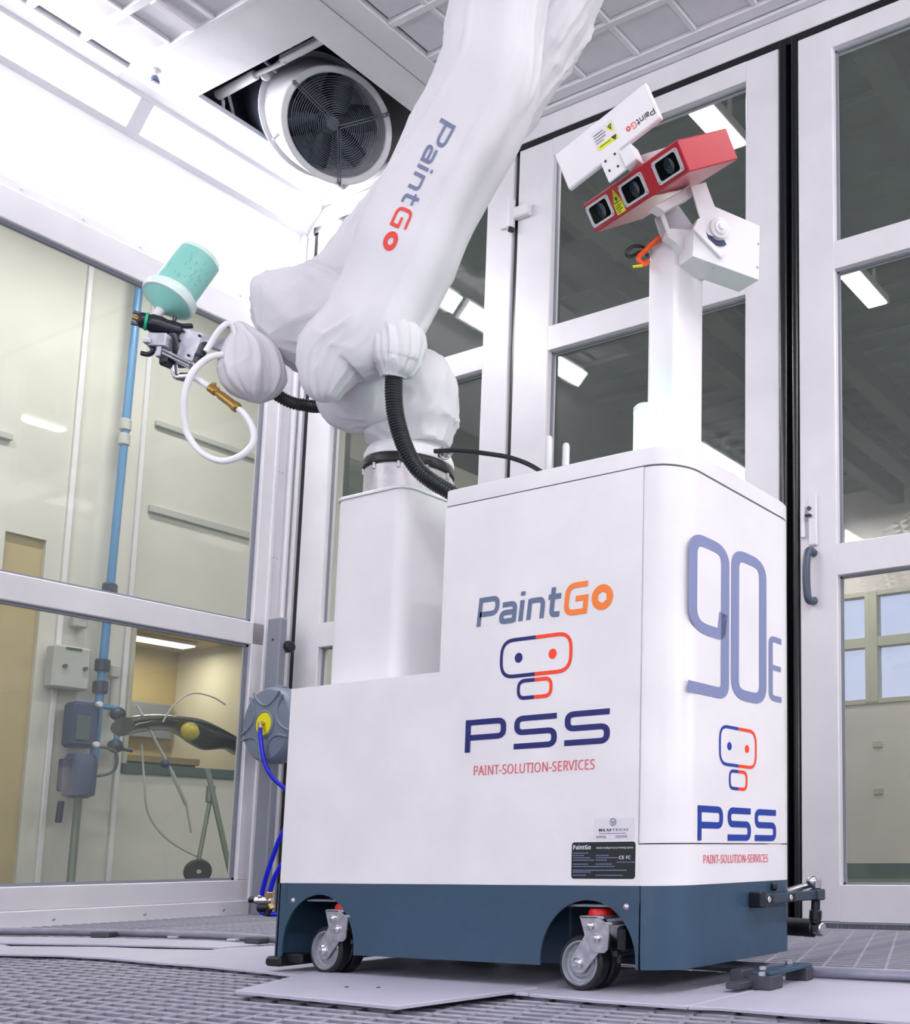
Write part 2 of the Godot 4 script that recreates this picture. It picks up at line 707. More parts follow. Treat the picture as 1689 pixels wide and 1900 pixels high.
	mat("fitting_navy", "1c2b45", 0.4)
	mat("box_grey", "b3b6b3", 0.5)
	mat("window_frame", "b5b5a5", 0.5)
	mat("stand_steel", "7e8c80", 0.4, 0.4)
	mat("car_black", "0c0e12", 0.15)
	mat("car_yellow", "b9a92a", 0.3)
	mat("sheet_film", "dcd8d6", 0.4)
	M.sheet_film.transparency = BaseMaterial3D.TRANSPARENCY_ALPHA
	M.sheet_film.albedo_color.a = 0.22
	glass("pane", "c9d3cc", 0.06)
	glass("pane_hall", "cdd6ee", 0.12)
	glow("lamp_face", "fbfbff", 3.2)
	glow("hall_lamp_face", "fdfcf8", 3.0)
	glow("beacon_glow", "c4ffe6", 0.75)
	mat("beacon_rim", "e6f3ee", 0.2)


# ================================================================ the scene
func _ready() -> void:
	# ---- camera: a shifted lens close to the floor, looking up
	var cam := Camera3D.new()
	cam.name = "camera"
	add_child(cam)
	cam.transform = Transform3D(Basis(Vector3(0.450417, -0.008665, 0.892776), Vector3(-0.112014, 0.991503, 0.066136), Vector3(-0.885764, -0.129792, 0.445619)), Vector3(-1.6119, 0.2583, 1.1397))
	var near := 0.05
	cam.set_frustum(near * 1900.0 / 1956.47, Vector2(844.5 - 1544.0, 1323.93 - 950.0) * (near / 1956.47), near, 100.0)
	cam.current = true

	# ---- daylight outside the hall windows
	var env := Environment.new()
	env.background_mode = Environment.BG_SKY
	var sky_mat := ProceduralSkyMaterial.new()
	sky_mat.sky_top_color = Color("a9b6dc")
	sky_mat.sky_horizon_color = Color("cdd2e8")
	sky_mat.ground_horizon_color = Color("b9bccb")
	sky_mat.ground_bottom_color = Color("8b8f98")
	env.sky = Sky.new()
	env.sky.sky_material = sky_mat
	env.background_energy_multiplier = 0.8
	env.tonemap_mode = Environment.TONE_MAPPER_LINEAR
	env.tonemap_exposure = 1.6
	env.sdfgi_enabled = true
	env.ssao_enabled = true
	env.ssil_enabled = true
	var we := WorldEnvironment.new()
	we.name = "world"
	we.environment = env
	add_child(we)

	# ---- lights of the booth: rows of bevelled panels along both end walls; added waist-high fill; lamps of the rooms outside
	for x in BOOTH_LAMPS:
		area_light("booth_lamp_light", Vector3((x[0] + x[1]) * 0.5, 3.568, BOOTH_LEFT + 0.102), Vector3(0, -0.707, 0.707), Vector2(x[1] - x[0], 0.12), 0.85 * (x[1] - x[0]), Color(1.0, 0.99, 1.0))
		area_light("booth_lamp_light", Vector3((x[0] + x[1]) * 0.5, 3.568, BOOTH_FAR - 0.102), Vector3(0, -0.707, -0.707), Vector2(x[1] - x[0], 0.12), 1.25 * (x[1] - x[0]), Color(1.0, 0.985, 0.985))
	for x in ADDED_LOW_LAMPS:  # unseen fill lights, added to brighten the lower front of the cart
		area_light("added_fill_light", Vector3(x, 0.95, BOOTH_FAR - 0.045), Vector3(0, 0, -1), Vector2(0.9, 0.3), 0.42, Color(1.0, 0.965, 0.965))
	for z in ADDED_SIDE_LAMPS:  # more added fill, from the unseen side wall onto the long side
		area_light("added_fill_light", Vector3(-4.955, 0.95, z), Vector3(1, 0, 0), Vector2(0.9, 0.3), 0.85, Color(0.97, 0.98, 1.0))
	for l in HALL_LAMPS:
		area_light("hall_lamp_light", Vector3(l[0], 4.27, l[1]), Vector3.DOWN, Vector2(0.9, 0.14), 2.4, Color(1.0, 0.99, 0.96))
	for l in PREP_LAMPS:
		area_light("prep_lamp_light", Vector3(l[0], 4.25, l[1]), Vector3.DOWN, Vector2(0.9, 0.14), 2.5, Color(1.0, 0.99, 0.96))

	rng.seed = 7
	wrinkle.noise_type = FastNoiseLite.TYPE_SIMPLEX_SMOOTH
	wrinkle.frequency = 1.0
	wrinkle.fractal_type = FastNoiseLite.FRACTAL_NONE
	materials()
	booth_floor()
	floor_track()
	booth_ceiling()
	glazed_wall()
	folding_doors()
	other_walls()
	hall()
	prep_room()
	fan_and_damper()
	robot_cart()
	robot_arm()
	spray_gun()
	scanner()
	hose_corner()


const BOOTH_FAR := 2.2
const BOOTH_LAMPS := [[0.935, 1.79], [-0.22, 0.875], [-2.47, -1.27], [-3.72, -2.53], [-4.9, -3.78]]
const ADDED_LOW_LAMPS := [1.0, -0.6, -2.2]  # x of the added fill panels behind the camera
const ADDED_SIDE_LAMPS := [-2.4, -0.8, 0.8]  # z of the added fill panels on the side wall
const HALL_LAMPS := [[2.72, -1.86], [4.72, -1.86], [6.72, -1.86], [8.4, -4.2], [3.2, 2.2], [6.2, 2.2]]
const PREP_LAMPS := [[0.2, -4.9], [2.0, -4.9]]


func area_light(called: String, at: Vector3, towards: Vector3, size: Vector2, energy: float, color: Color) -> void:
	var l := AreaLight3D.new()
	l.name = called
	add_child(l, true)
	l.transform = Transform3D(Basis.looking_at(towards, Vector3(0, 0.3, 1).normalized() if absf(towards.y) > 0.9 else Vector3.UP), at)
	l.area_size = size
	l.area_normalize_energy = true
	l.light_energy = energy
	l.light_color = color
	l.area_range = 30.0
	l.area_attenuation = 2.0
	l.shadow_enabled = true


# ---------------------------------------------------------------- floor
func booth_floor() -> void:
	var f := structure("floor", "grey steel grating floor of long bars over a pit", "floor")
	var st := mb()
	bl(st, Vector3(-5.05, -0.6, -3.75), Vector3(1.87, -0.5, 2.26))
	obj("pit_floor", st, M.pit, f)
	st = mb()
	bl(st, Vector3(1.79, -0.5, -3.75), Vector3(1.87, -0.045, 2.26))
	bl(st, Vector3(-5.05, -0.5, -3.75), Vector3(1.79, -0.045, -3.672))
	bl(st, Vector3(-5.05, -0.5, 2.19), Vector3(1.79, -0.045, 2.26))
	bl(st, Vector3(-5.05, -0.5, -3.67), Vector3(-4.97, -0.045, 2.19))
	obj("pit_wall", st, M.pit, f)
	# bearing bars along z, slanting cross bars between them
	var bar := box_mesh(Vector3(0.0075, 0.03, 5.82), 0.002)
	var x := -1.62
	while x < 1.785:
		part_mesh("bearing_bar", bar, M.grate, f, Transform3D(Basis(), Vector3(x, -0.027, -0.76)))
		x += 0.037
	var dir := Vector3(1, 0, -0.4).normalized()
	var cross := box_mesh(Vector3(3.40 / dir.x, 0.022, 0.0085), 0.002)
	var turn := Basis(dir, Vector3.UP, dir.cross(Vector3.UP))
	var z := -2.9
	while z < 1.5:
		part_mesh("cross_bar", cross, M.grate, f, Transform3D(turn, Vector3(0.08, -0.0235, z)))
		z += 0.0815
	# the same grating goes on behind the camera, too far off to the side to be told apart
	st = mb()
	x = -4.95
	while x < -1.64:
		bl(st, Vector3(x, -0.042, -3.66), Vector3(x + 0.0075, -0.012, 2.18))
		x += 0.074
	var rest := obj("grating_rest", st, M.grate, f)
	rest.set_meta("kind", "stuff")


func slab(poly: Array, y: float, h: float, b := 0.0015) -> SurfaceTool:
	var st := mb()
	var p := PackedVector2Array()
	for q in poly:
		p.append(Vector2(q[0], q[1]))
	prism(st, p, Vector3(0, y, 0), Vector3.RIGHT, Vector3.BACK, Vector3(0, h, 0), b)
	return st


func floor_track() -> void:
	var g := "steel cover plates of the floor track"
	var a := slab([[0.13, -2.9], [0.0, -2.25], [0.045, -2.03], [0.052, -1.83], [0.03, -1.6], [0.022, -1.36], [-0.008, -1.1], [-0.03, -0.95], [-0.045, -0.6], [-0.058, -0.285], [0.38, -0.285], [0.4, -0.9], [0.44, -1.5], [0.47, -1.72], [0.36, -1.8], [0.3, -1.78], [0.262, -1.95], [0.24, -2.2], [0.15, -2.5], [0.3, -3.1]], -0.006, 0.006)
	single("floor_plate", a, M.plate_grey, "long pale grey floor plate running under the robot's left caster towards the glazed wall", "floor plate", g)
	single("floor_plate", slab([[-0.062, -0.278], [-0.077, -0.11], [-0.078, 0.086], [0.36, 0.086], [0.375, -0.278]], -0.006, 0.006), M.plate_grey, "pale grey floor plate in shadow under the robot's right caster", "floor plate", g)
	single("floor_plate", slab([[-0.078, 0.09], [-0.068, 0.149], [-0.078, 0.306], [-0.08, 0.6], [-0.08, 1.3], [0.3, 1.3], [0.33, 0.6], [0.36, 0.09]], -0.006, 0.006), M.plate_grey, "pale grey floor plate in front of the robot, carrying the dark docking anchor", "floor plate", g)
	var t := thing("floor_plate", "loose pale grey cover plate lying skewed on the grating before the robot", "floor plate", Vector3(-0.14, 0.0, -0.6), g)
	obj("plate", slab([[-0.272, -0.826], [0.02, -0.985], [-0.005, -0.31], [-0.298, -0.357]], -0.003, 0.007), M.plate_grey, t)
	var st := mb()
	for p in [Vector3(-0.155, 0.004, -0.66), Vector3(-0.135, 0.004, -0.595)]:
		st = mb()
		lathe(st, [Vector2(0.0045, 0), Vector2(0.0035, 0.0012)], p, Vector3.UP, 12)
		obj("screw", st, M.black_plastic, t)
	single("floor_strip", slab([[0.2, -2.72], [0.3, -2.3], [0.352, -1.95], [0.365, -1.83], [0.475, -1.83], [0.51, -2.1], [0.445, -2.57], [0.34, -3.0], [0.26, -3.1]], -0.006, 0.006), M.plate_grey, "narrow curved steel strip lying along the tubular guide rail", "floor strip")
	# tubular rail with its clamps
	var rail := thing("guide_rail", "curved tubular steel guide rail on the floor behind the robot's track", "rail", Vector3(0.5, 0, -1.2))
	st = mb()
	var path := spline([Vector3(0.1, 0.0125, -3.6), Vector3(0.29, 0.0125, -3.25), Vector3(0.40, 0.0125, -3.0), Vector3(0.485, 0.0125, -2.6), Vector3(0.535, 0.0125, -2.15), Vector3(0.515, 0.0125, -1.78), Vector3(0.505, 0.0125, -1.2), Vector3(0.515, 0.0125, -0.93), Vector3(0.46, 0.0125, -0.6), Vector3(0.375, 0.0125, -0.05), Vector3(0.362, 0.0125, 0.2), Vector3(0.37, 0.0125, 0.5), Vector3(0.39, 0.0125, 1.4)], 8)
	tube(st, path, 0.0125, 16)
	obj("tube", st, M.rail_grey, rail)
	for p in [[Vector3(0.455, 0.009, -2.58), 0.2], [Vector3(0.492, 0.009, -1.86), -0.05], [Vector3(0.35, 0.009, 0.62), -0.05]]:
		st = mb()
		bx(st, Vector3.ZERO, Vector3(0.035, 0.018, 0.075), 0.003, Transform3D(Basis(Vector3.UP, p[1]), p[0]))
		obj("clamp_block", st, M.anchor_grey, rail)
	for p in [Vector3(0.515, 0.004, -2.3), Vector3(0.515, 0.004, -2.0)]:
		st = mb()
		bx(st, p, Vector3(0.025, 0.008, 0.04), 0.002)
		obj("saddle", st, M.plate_grey, rail)
	# docking anchor
	var an := thing("docking_anchor", "dark grey bolted docking anchor lying on the floor plate by the robot's front corner", "anchor", Vector3(0.24, 0, 0.08))
	var turn := Transform3D(Basis(Vector3.UP, 0.02), Vector3(0.24, 0.0, 0.095))
	st = mb()
	bx(st, Vector3(-0.068, 0.013, 0), Vector3(0.05, 0.026, 0.048), 0.002, turn)
	obj("foot", st, M.anchor_grey, an)
	st = mb()
	bx(st, Vector3(0.08, 0.013, -0.005), Vector3(0.03, 0.026, 0.05), 0.002, turn)
	obj("foot", st, M.anchor_grey, an)
	st = mb()
	bx(st, Vector3(0.008, 0.029, -0.004), Vector3(0.172, 0.008, 0.044), 0.002, turn)
	obj("top_plate", st, M.cart_grey, an)
	st = mb()
	bx(st, Vector3(-0.108, 0.012, -0.03), Vector3(0.07, 0.012, 0.03), 0.002, turn)
	bx(st, Vector3(-0.03, 0.016, -0.075), Vector3(0.05, 0.03, 0.03), 0.003, turn)
	obj("arm", st, M.anchor_grey, an)
	for p in [Vector3(-0.085, 0.026, 0.0), Vector3(-0.06, 0.034, -0.012), Vector3(0.055, 0.034, -0.015)]:
		st = mb()
		lathe(st, [Vector2(0.008, 0), Vector2(0.008, 0.005), Vector2(0.005, 0.007)], turn * p, Vector3.UP, 12)
		obj("bolt", st, M.zinc, an)


# ---------------------------------------------------------------- ceiling
func booth_ceiling() -> void:
	var c := structure("ceiling", "white booth ceiling with a grid of recessed filter panels", "ceiling")
	# closed white band round the opening of the plenum, between the filter fields
	var st := mb()
	var X0 := 1.0
	var X1 := 1.765
	var Z0 := -3.35
	var Z1 := -2.578
	bl(st, Vector3(0.765, CEIL, -3.545), Vector3(1.87, CEIL + 0.025, Z0))
	bl(st, Vector3(0.765, CEIL, Z1), Vector3(1.87, CEIL + 0.025, -2.312))
	bl(st, Vector3(0.765, CEIL, Z0), Vector3(X0, CEIL + 0.025, Z1))
	bl(st, Vector3(X1, CEIL, Z0), Vector3(1.87, CEIL + 0.025, Z1))
	obj("service_panel", st, M.ceiling_white, c)
	st = mb()
	bl(st, Vector3(0.88, CEIL - 0.0015, -2.388), Vector3(1.86, CEIL + 0.001, -2.384))
	obj("panel_seam", st, M.post_grey, c)
	# plenum box above the opening
	st = mb()
	bl(st, Vector3(0.6, 4.55, -3.7), Vector3(1.95, 4.6, -2.2))
	bl(st, Vector3(0.55, CEIL + 0.03, -3.7), Vector3(0.6, 4.6, -2.2))
	bl(st, Vector3(1.9, CEIL + 0.03, -3.7), Vector3(1.95, 4.6, -2.2))
	bl(st, Vector3(0.6, CEIL + 0.03, -2.25), Vector3(1.9, 4.55, -2.2))
	bl(st, Vector3(0.6, CEIL + 0.03, -3.72), Vector3(1.9, 4.55, -3.67))
	obj("plenum_box", st, M.duct_grey, c)
	# frames round the filter fields
	st = mb()
	bl(st, Vector3(-5.0, CEIL - 0.004, -2.312), Vector3(1.808, CEIL + 0.03, -2.25), 0.003)
	bl(st, Vector3(1.712, CEIL - 0.004, -2.25), Vector3(1.765, CEIL + 0.03, 2.05), 0.004)
	bl(st, Vector3(-5.0, CEIL - 0.002, -3.545), Vector3(0.765, CEIL + 0.03, -3.445), 0.003)
	bl(st, Vector3(0.752, CEIL - 0.003, -3.445), Vector3(0.775, CEIL + 0.03, -2.312), 0.003)
	bl(st, Vector3(-5.0, CEIL - 0.002, 1.95), Vector3(1.712, CEIL + 0.03, 2.06), 0.003)
	obj("filter_frame", st, M.ceiling_white, c)
	st = mb()
	bl(st, Vector3(1.769, CEIL - 0.012, -3.54), Vector3(1.808, CEIL + 0.03, 2.06), 0.006)
	obj("edge_moulding", st, M.ceiling_white, c)
	# grid bars
	var along_z := box_mesh(Vector3(0.030, 0.028, 4.2), 0.003)
	var along_z_short := box_mesh(Vector3(0.030, 0.028, 1.133), 0.003)
	var xs: Array[float] = []
	var x := 1.523
	while x > -2.2:
		xs.append(x)
		part_mesh("grid_bar", along_z, M.ceiling_white, c, Transform3D(Basis(), Vector3(x, CEIL + 0.012, -0.15)))
		x -= 0.206
	x = 0.571
	while x > -2.2:
		part_mesh("grid_bar", along_z_short, M.ceiling_white, c, Transform3D(Basis(), Vector3(x, CEIL + 0.012, -2.8785)))
		x -= 0.198
	var z := -2.03
	while z < 1.9:
		st = mb()
		bl(st, Vector3(-2.3, CEIL - 0.001, z - 0.014), Vector3(1.712, CEIL + 0.026, z + 0.014), 0.003)
		obj("grid_bar", st, M.ceiling_white, c)
		z += 0.294
	for zz in [-3.15, -2.86, -2.58]:
		st = mb()
		bl(st, Vector3(-2.3, CEIL - 0.001, zz - 0.013), Vector3(0.752, CEIL + 0.026, zz + 0.013), 0.003)
		obj("grid_bar", st, M.ceiling_white, c)
	# filter mats, one per cell where the photograph shows them
	var mat_box := box_mesh(Vector3(0.178, 0.02, 0.268), 0.006)
	var mat_short := box_mesh(Vector3(0.178, 0.02, 0.196), 0.006)
	for row in 9:
		z = -2.14 if row == 0 else -1.883 + 0.294 * (row - 1)
		for k in 9:
			part_mesh("filter_mat", mat_box if row > 0 else mat_short, M.filter_cloth, c, Transform3D(Basis(), Vector3(1.626 - 0.206 * k, CEIL + 0.021 + 0.003 * rng.randf(), z)))
	for k in 7:
		for zz in [-3.3, -3.005, -2.72, -2.45]:
			part_mesh("filter_mat", mat_box, M.filter_cloth, c, Transform3D(Basis(), Vector3(0.67 - 0.198 * k, CEIL + 0.021 + 0.003 * rng.randf(), zz)))
	st = mb()
	bl(st, Vector3(-5.05, CEIL + 0.05, -3.75), Vector3(0.58, CEIL + 0.09, 2.26))
	bl(st, Vector3(0.55, CEIL + 0.05, -2.24), Vector3(1.87, CEIL + 0.09, 2.26))
	bl(st, Vector3(-5.0, CEIL, -3.445), Vector3(-2.3, CEIL + 0.05, 2.0))
	obj("ceiling_deck", st, M.ceiling_white, c)
	# a slim profile lying across one row of filters
	st = mb()
	bl(st, Vector3(0.58, CEIL - 0.012, -3.0), Vector3(0.745, CEIL + 0.006, -2.955), 0.004)
	obj("cover_profile", st, M.door_white, c)
	# a small dark nozzle under the service panel
	var nz := thing("ceiling_nozzle", "small dark sprinkler nozzle hanging from the ceiling beside the fan opening", "nozzle", Vector3(0.82, CEIL, -3.36))
	st = mb()
	lathe(st, [Vector2(0.02, 0), Vector2(0.02, -0.006), Vector2(0.007, -0.01), Vector2(0.007, -0.028)], Vector3(0.82, CEIL, -3.36), Vector3.UP, 14)
	obj("stem", st, M.ceiling_white, nz)
	st = mb()
	lathe(st, [Vector2(0.0, -0.022), Vector2(0.012, -0.026), Vector2(0.02, -0.048), Vector2(0.016, -0.054), Vector2(0.0, -0.055)], Vector3(0.82, CEIL, -3.36), Vector3.UP, 14)
	obj("nozzle_cone", st, M.ink_grey, nz)
	st = mb()
	lathe(st, [Vector2(0.0, -0.055), Vector2(0.013, -0.0555), Vector2(0.012, -0.06), Vector2(0.0, -0.062)], Vector3(0.82, CEIL, -3.36), Vector3.UP, 14)
	obj("nozzle_tip", st, M.sticker_white, nz)


func fan_and_damper() -> void:
	# axial fan hung in the plenum opening, tilted to the room
	var n := Vector3(-0.16, -0.6, 0.78).normalized()
	var c := Vector3(1.37, 3.595, -2.885)
	var fan := thing("axial_fan", "white round ducted fan with wire guard tilted in the ceiling opening", "fan", c)
	var st := mb()
	var R := 0.243
	lathe(st, [Vector2(R - 0.001, -0.24), Vector2(R + 0.026, -0.24), Vector2(R + 0.026, -0.228), Vector2(R + 0.004, -0.224), Vector2(R + 0.004, -0.02), Vector2(R + 0.004, -0.004), Vector2(R, 0), Vector2(R - 0.02, 0), Vector2(R - 0.026, -0.006), Vector2(R - 0.026, -0.24), Vector2(R - 0.001, -0.24)], c, n, 72, false)
	obj("duct_ring", st, M.ceiling_white, fan)
	# motor, hub and blades
	var b := frame_of(n, Vector3(-1, 0, 0))
	st = mb()
	lathe(st, [Vector2(0.0, -0.07), Vector2(0.028, -0.072), Vector2(0.03, -0.08), Vector2(0.034, -0.16), Vector2(0.07, -0.17), Vector2(0.07, -0.28)], c, n, 24)
	obj("hub", st, M.duct_grey, fan)
	for k in 6:
		st = mb()
		var a := TAU * k / 6.0 + 0.35
		var rings := []
		for i in 7:
			var r := 0.05 + (0.205 - 0.05) * i / 6.0
			var half := 0.03 + 0.035 * sin(PI * (0.25 + 0.55 * i / 6.0))
			var pitch := 0.75 - 0.35 * i / 6.0
			var e := b.x * cos(a) + b.z * sin(a)
			var t := b.x * -sin(a) + b.z * cos(a)
			var ch := t * cos(pitch) + n * sin(pitch)
			var th := ch.cross(e)
			rings.append(PackedVector3Array([c - n * 0.12 + e * r - ch * half, c - n * 0.12 + e * r + th * 0.004, c - n * 0.12 + e * r + ch * half, c - n * 0.12 + e * r - th * 0.004]))
		skin(st, rings)
		obj("blade", st, M.blade_grey, fan)
	# wire guard of close rings on three double spokes
	st = mb()
	for k in 21:
		var r := 0.014 + 0.0095 * k
		var path := PackedVector3Array()
		for i in 49:
			path.append(c + n * 0.004 + (b.x * cos(TAU * i / 48.0) + b.z * sin(TAU * i / 48.0)) * r)
		tube(st, path, 0.0015, 5, false)
	obj("wire_guard", st, M.guard, fan)
	for k in 3:
		var a := [2.30, 4.25, 6.50][k] as float
		var dir2 := b.x * cos(a) + b.z * sin(a)
		st = mb()
		var side := dir2.cross(n) * 0.006
		for sgn in [-1.0, 1.0]:
			rod(st, c + n * 0.008 + side * sgn, c + n * 0.008 + dir2 * 0.24 + side * sgn, 0.0026, 6)
		lathe(st, [Vector2(0.009, 0), Vector2(0.009, 0.008), Vector2(0.005, 0.012)], c + dir2 * 0.24, n, 10)
		obj("guard_spoke", st, M.guard, fan)
	# grey housing behind the fan
	st = mb()
	lathe(st, [Vector2(R, -0.25), Vector2(R, -0.55)], c, n, 40)
	obj("motor_housing", st, M.duct_grey, fan)
	# a clip hanging on the rim
	st = mb()
	rod(st, c - n * 0.02 + Vector3(-0.19, -0.12, -0.13), c - n * 0.02 + Vector3(-0.205, -0.15, -0.15), 0.006, 8)
	obj("rim_clip", st, M.ceiling_white, fan)
	# damper linkage along the left edge of the opening
	var d := thing("damper_linkage", "white damper rod linkage lying along the left edge of the ceiling opening", "linkage", Vector3(1.09, 3.74, -3.05))
	st = mb()
	rod(st, Vector3(1.10, 3.74, -3.37), Vector3(1.095, 3.74, -3.09), 0.02, 16, 0.004)
	obj("cylinder", st, M.ceiling_white, d)
	st = mb()
	rod(st, Vector3(1.095, 3.74, -3.09), Vector3(1.10, 3.735, -2.9), 0.01, 12)
	sphere(st, Vector3(1.118, 3.74, -3.06), 0.022)
	obj("piston_rod", st, M.ceiling_white, d)
	st = mb()
	bx(st, Vector3(1.095, 3.745, -2.78), Vector3(0.03, 0.03, 0.27), 0.004)
	obj("rail", st, M.ceiling_white, d)
	st = mb()
	tube(st, spline([Vector3(1.12, 3.73, -3.36), Vector3(1.17, 3.7, -3.42), Vector3(1.22, 3.72, -3.43), Vector3(1.15, 3.78, -3.37), Vector3(1.12, 3.75, -3.33)], 5), 0.008, 8)
	obj("lever", st, M.ceiling_white, d)
	st = mb()
	rod(st, Vector3(1.06, 3.76, -3.0), Vector3(1.12, 3.73, -2.98), 0.008, 8)
	for z in [-2.62, -2.75, -2.8]:
		bx(st, Vector3(1.045, 3.75, z), Vector3(0.03, 0.04, 0.03), 0.004)
	obj("bracket", st, M.duct_grey, d)


# ---------------------------------------------------------------- glazed end wall (left in the view)
func glazed_wall() -> void:
	var Z := BOOTH_LEFT
	var w := structure("wall_left", "white glazed end wall of the booth with large window panes", "wall")
	var st := mb()
	# sheet above the glazing, column at the corner, sheets left of the glazing
	bl(st, Vector3(-5.0, 3.0, Z - 0.06), Vector3(1.87, 3.52, Z))
	bl(st, Vector3(1.705, 0.05, Z - 0.06), Vector3(1.87, 3.0, Z))
	bl(st, Vector3(-5.0, 0.05, Z - 0.06), Vector3(-3.6, 3.0, Z))
	bl(st, Vector3(-5.0, 3.52, Z - 0.06), Vector3(1.87, 3.75, Z - 0.01))
	obj("wall_sheet", st, M.wall_white, w)
	st = mb()
	bl(st, Vector3(-5.0, 2.995, Z - 0.004), Vector3(1.70, 3.04, Z + 0.006), 0.002)
	obj("wall_joint", st, M.wall_white, w)
	for x in [0.03, 0.27, 0.51, 0.748, 0.988, 1.23, 1.47]:
		st = mb()
		sphere(st, Vector3(x, 3.022, Z + 0.006), 0.008, Vector3.BACK, 0.5, 10)
		obj("rivet", st, M.wall_white, w)
	# corner post with two narrow ribs
	st = mb()
	bl(st, Vector3(1.70, -0.02, Z - 0.01), Vector3(1.722, 3.0, Z + 0.02), 0.005)
	bl(st, Vector3(1.775, -0.02, Z - 0.01), Vector3(1.80, 3.51, Z + 0.03), 0.008)
	obj("corner_post", st, M.wall_white, w)
	for y in [0.35, 0.75, 1.3, 1.75, 2.2]:
		st = mb()
		for xx in [1.737, 1.757]:
			sphere(st, Vector3(xx, y, Z), 0.004, Vector3.BACK, 0.5, 8)
		obj("rivet", st, M.zinc, w)
	# bottom trims
	var tr := structure("trim_1", "white riveted base strip below the glazed wall", "trim")
	st = mb()
	bl(st, Vector3(-5.0, -0.045, Z - 0.05), Vector3(1.80, 0.052, Z + 0.02), 0.004)
	obj("base_strip", st, M.wall_white, tr)
	for x in [0.5, 0.86, 1.22, 1.58, 0.14]:
		st = mb()
		sphere(st, Vector3(x, 0.012, Z + 0.02), 0.007, Vector3.BACK, 0.5, 8)
		obj("rivet", st, M.zinc, tr)
	st = mb()
	bl(st, Vector3(-4.9, -0.05, Z + 0.02), Vector3(1.75, -0.018, Z + 0.045), 0.003)
	obj("floor_angle", st, M.plate_grey, tr)
	# two glazed units, each with an upper and a lower pane
	var k := 0
	for u in [[-0.12, 1.64], [-1.96, -0.28], [-3.5, -2.12]]:
		k += 1
		var wn := structure("window_%d" % k, "tall two-pane window of the glazed end wall" if k > 1 else "two-pane window in white frame beside the booth corner", "window")
		st = mb()
		var fl: float = u[0] - 0.08
		var fr: float = u[1] + 0.065
		bl(st, Vector3(fl, 2.857, Z - 0.06), Vector3(fr, 2.998, Z + 0.012), 0.004)
		bl(st, Vector3(fl, 1.288, Z - 0.05), Vector3(fr, 1.40, Z + 0.012), 0.004)
		bl(st, Vector3(fl, 0.052, Z - 0.06), Vector3(fr, 0.148, Z + 0.012), 0.004)
		obj("rail", st, M.door_white, wn)
		st = mb()
		bl(st, Vector3(fl, 0.148, Z - 0.06), Vector3(u[0], 2.857, Z + 0.012), 0.004)
		bl(st, Vector3(u[1], 0.148, Z - 0.06), Vector3(fr, 2.857, Z + 0.012), 0.004)
		obj("stile", st, M.door_white, wn)
		for y in [[0.148, 1.288], [1.40, 2.857]]:
			st = mb()
			bl(st, Vector3(u[0] - 0.01, y[0] - 0.01, Z - 0.034), Vector3(u[1] + 0.01, y[1] + 0.01, Z - 0.028))
			obj("pane", st, M.pane, wn)
			st = mb()
			var g := 0.012
			bl(st, Vector3(u[0], y[0], Z - 0.028), Vector3(u[0] + g, y[1], Z - 0.01))
			bl(st, Vector3(u[1] - g, y[0], Z - 0.028), Vector3(u[1], y[1], Z - 0.01))
			bl(st, Vector3(u[0], y[1] - g, Z - 0.028), Vector3(u[1], y[1], Z - 0.01))
			bl(st, Vector3(u[0], y[0], Z - 0.028), Vector3(u[1], y[0] + g, Z - 0.01))
			obj("glazing_seal", st, M.post_grey, wn)
	# fill between the units
	st = mb()
	bl(st, Vector3(-3.6, 0.05, Z - 0.055), Vector3(-3.58, 3.0, Z + 0.004))
	bl(st, Vector3(-2.22, 0.05, Z - 0.055), Vector3(-2.04, 3.0, Z + 0.004))
	bl(st, Vector3(-0.22, 0.05, Z - 0.055), Vector3(-0.2, 3.0, Z + 0.004))
	obj("mullion", st, M.door_white, w)
	bevel_lamps(Z, 1.0, "above the glazed wall")
	bevel_lamps(BOOTH_FAR, -1.0, "above the wall behind the camera")


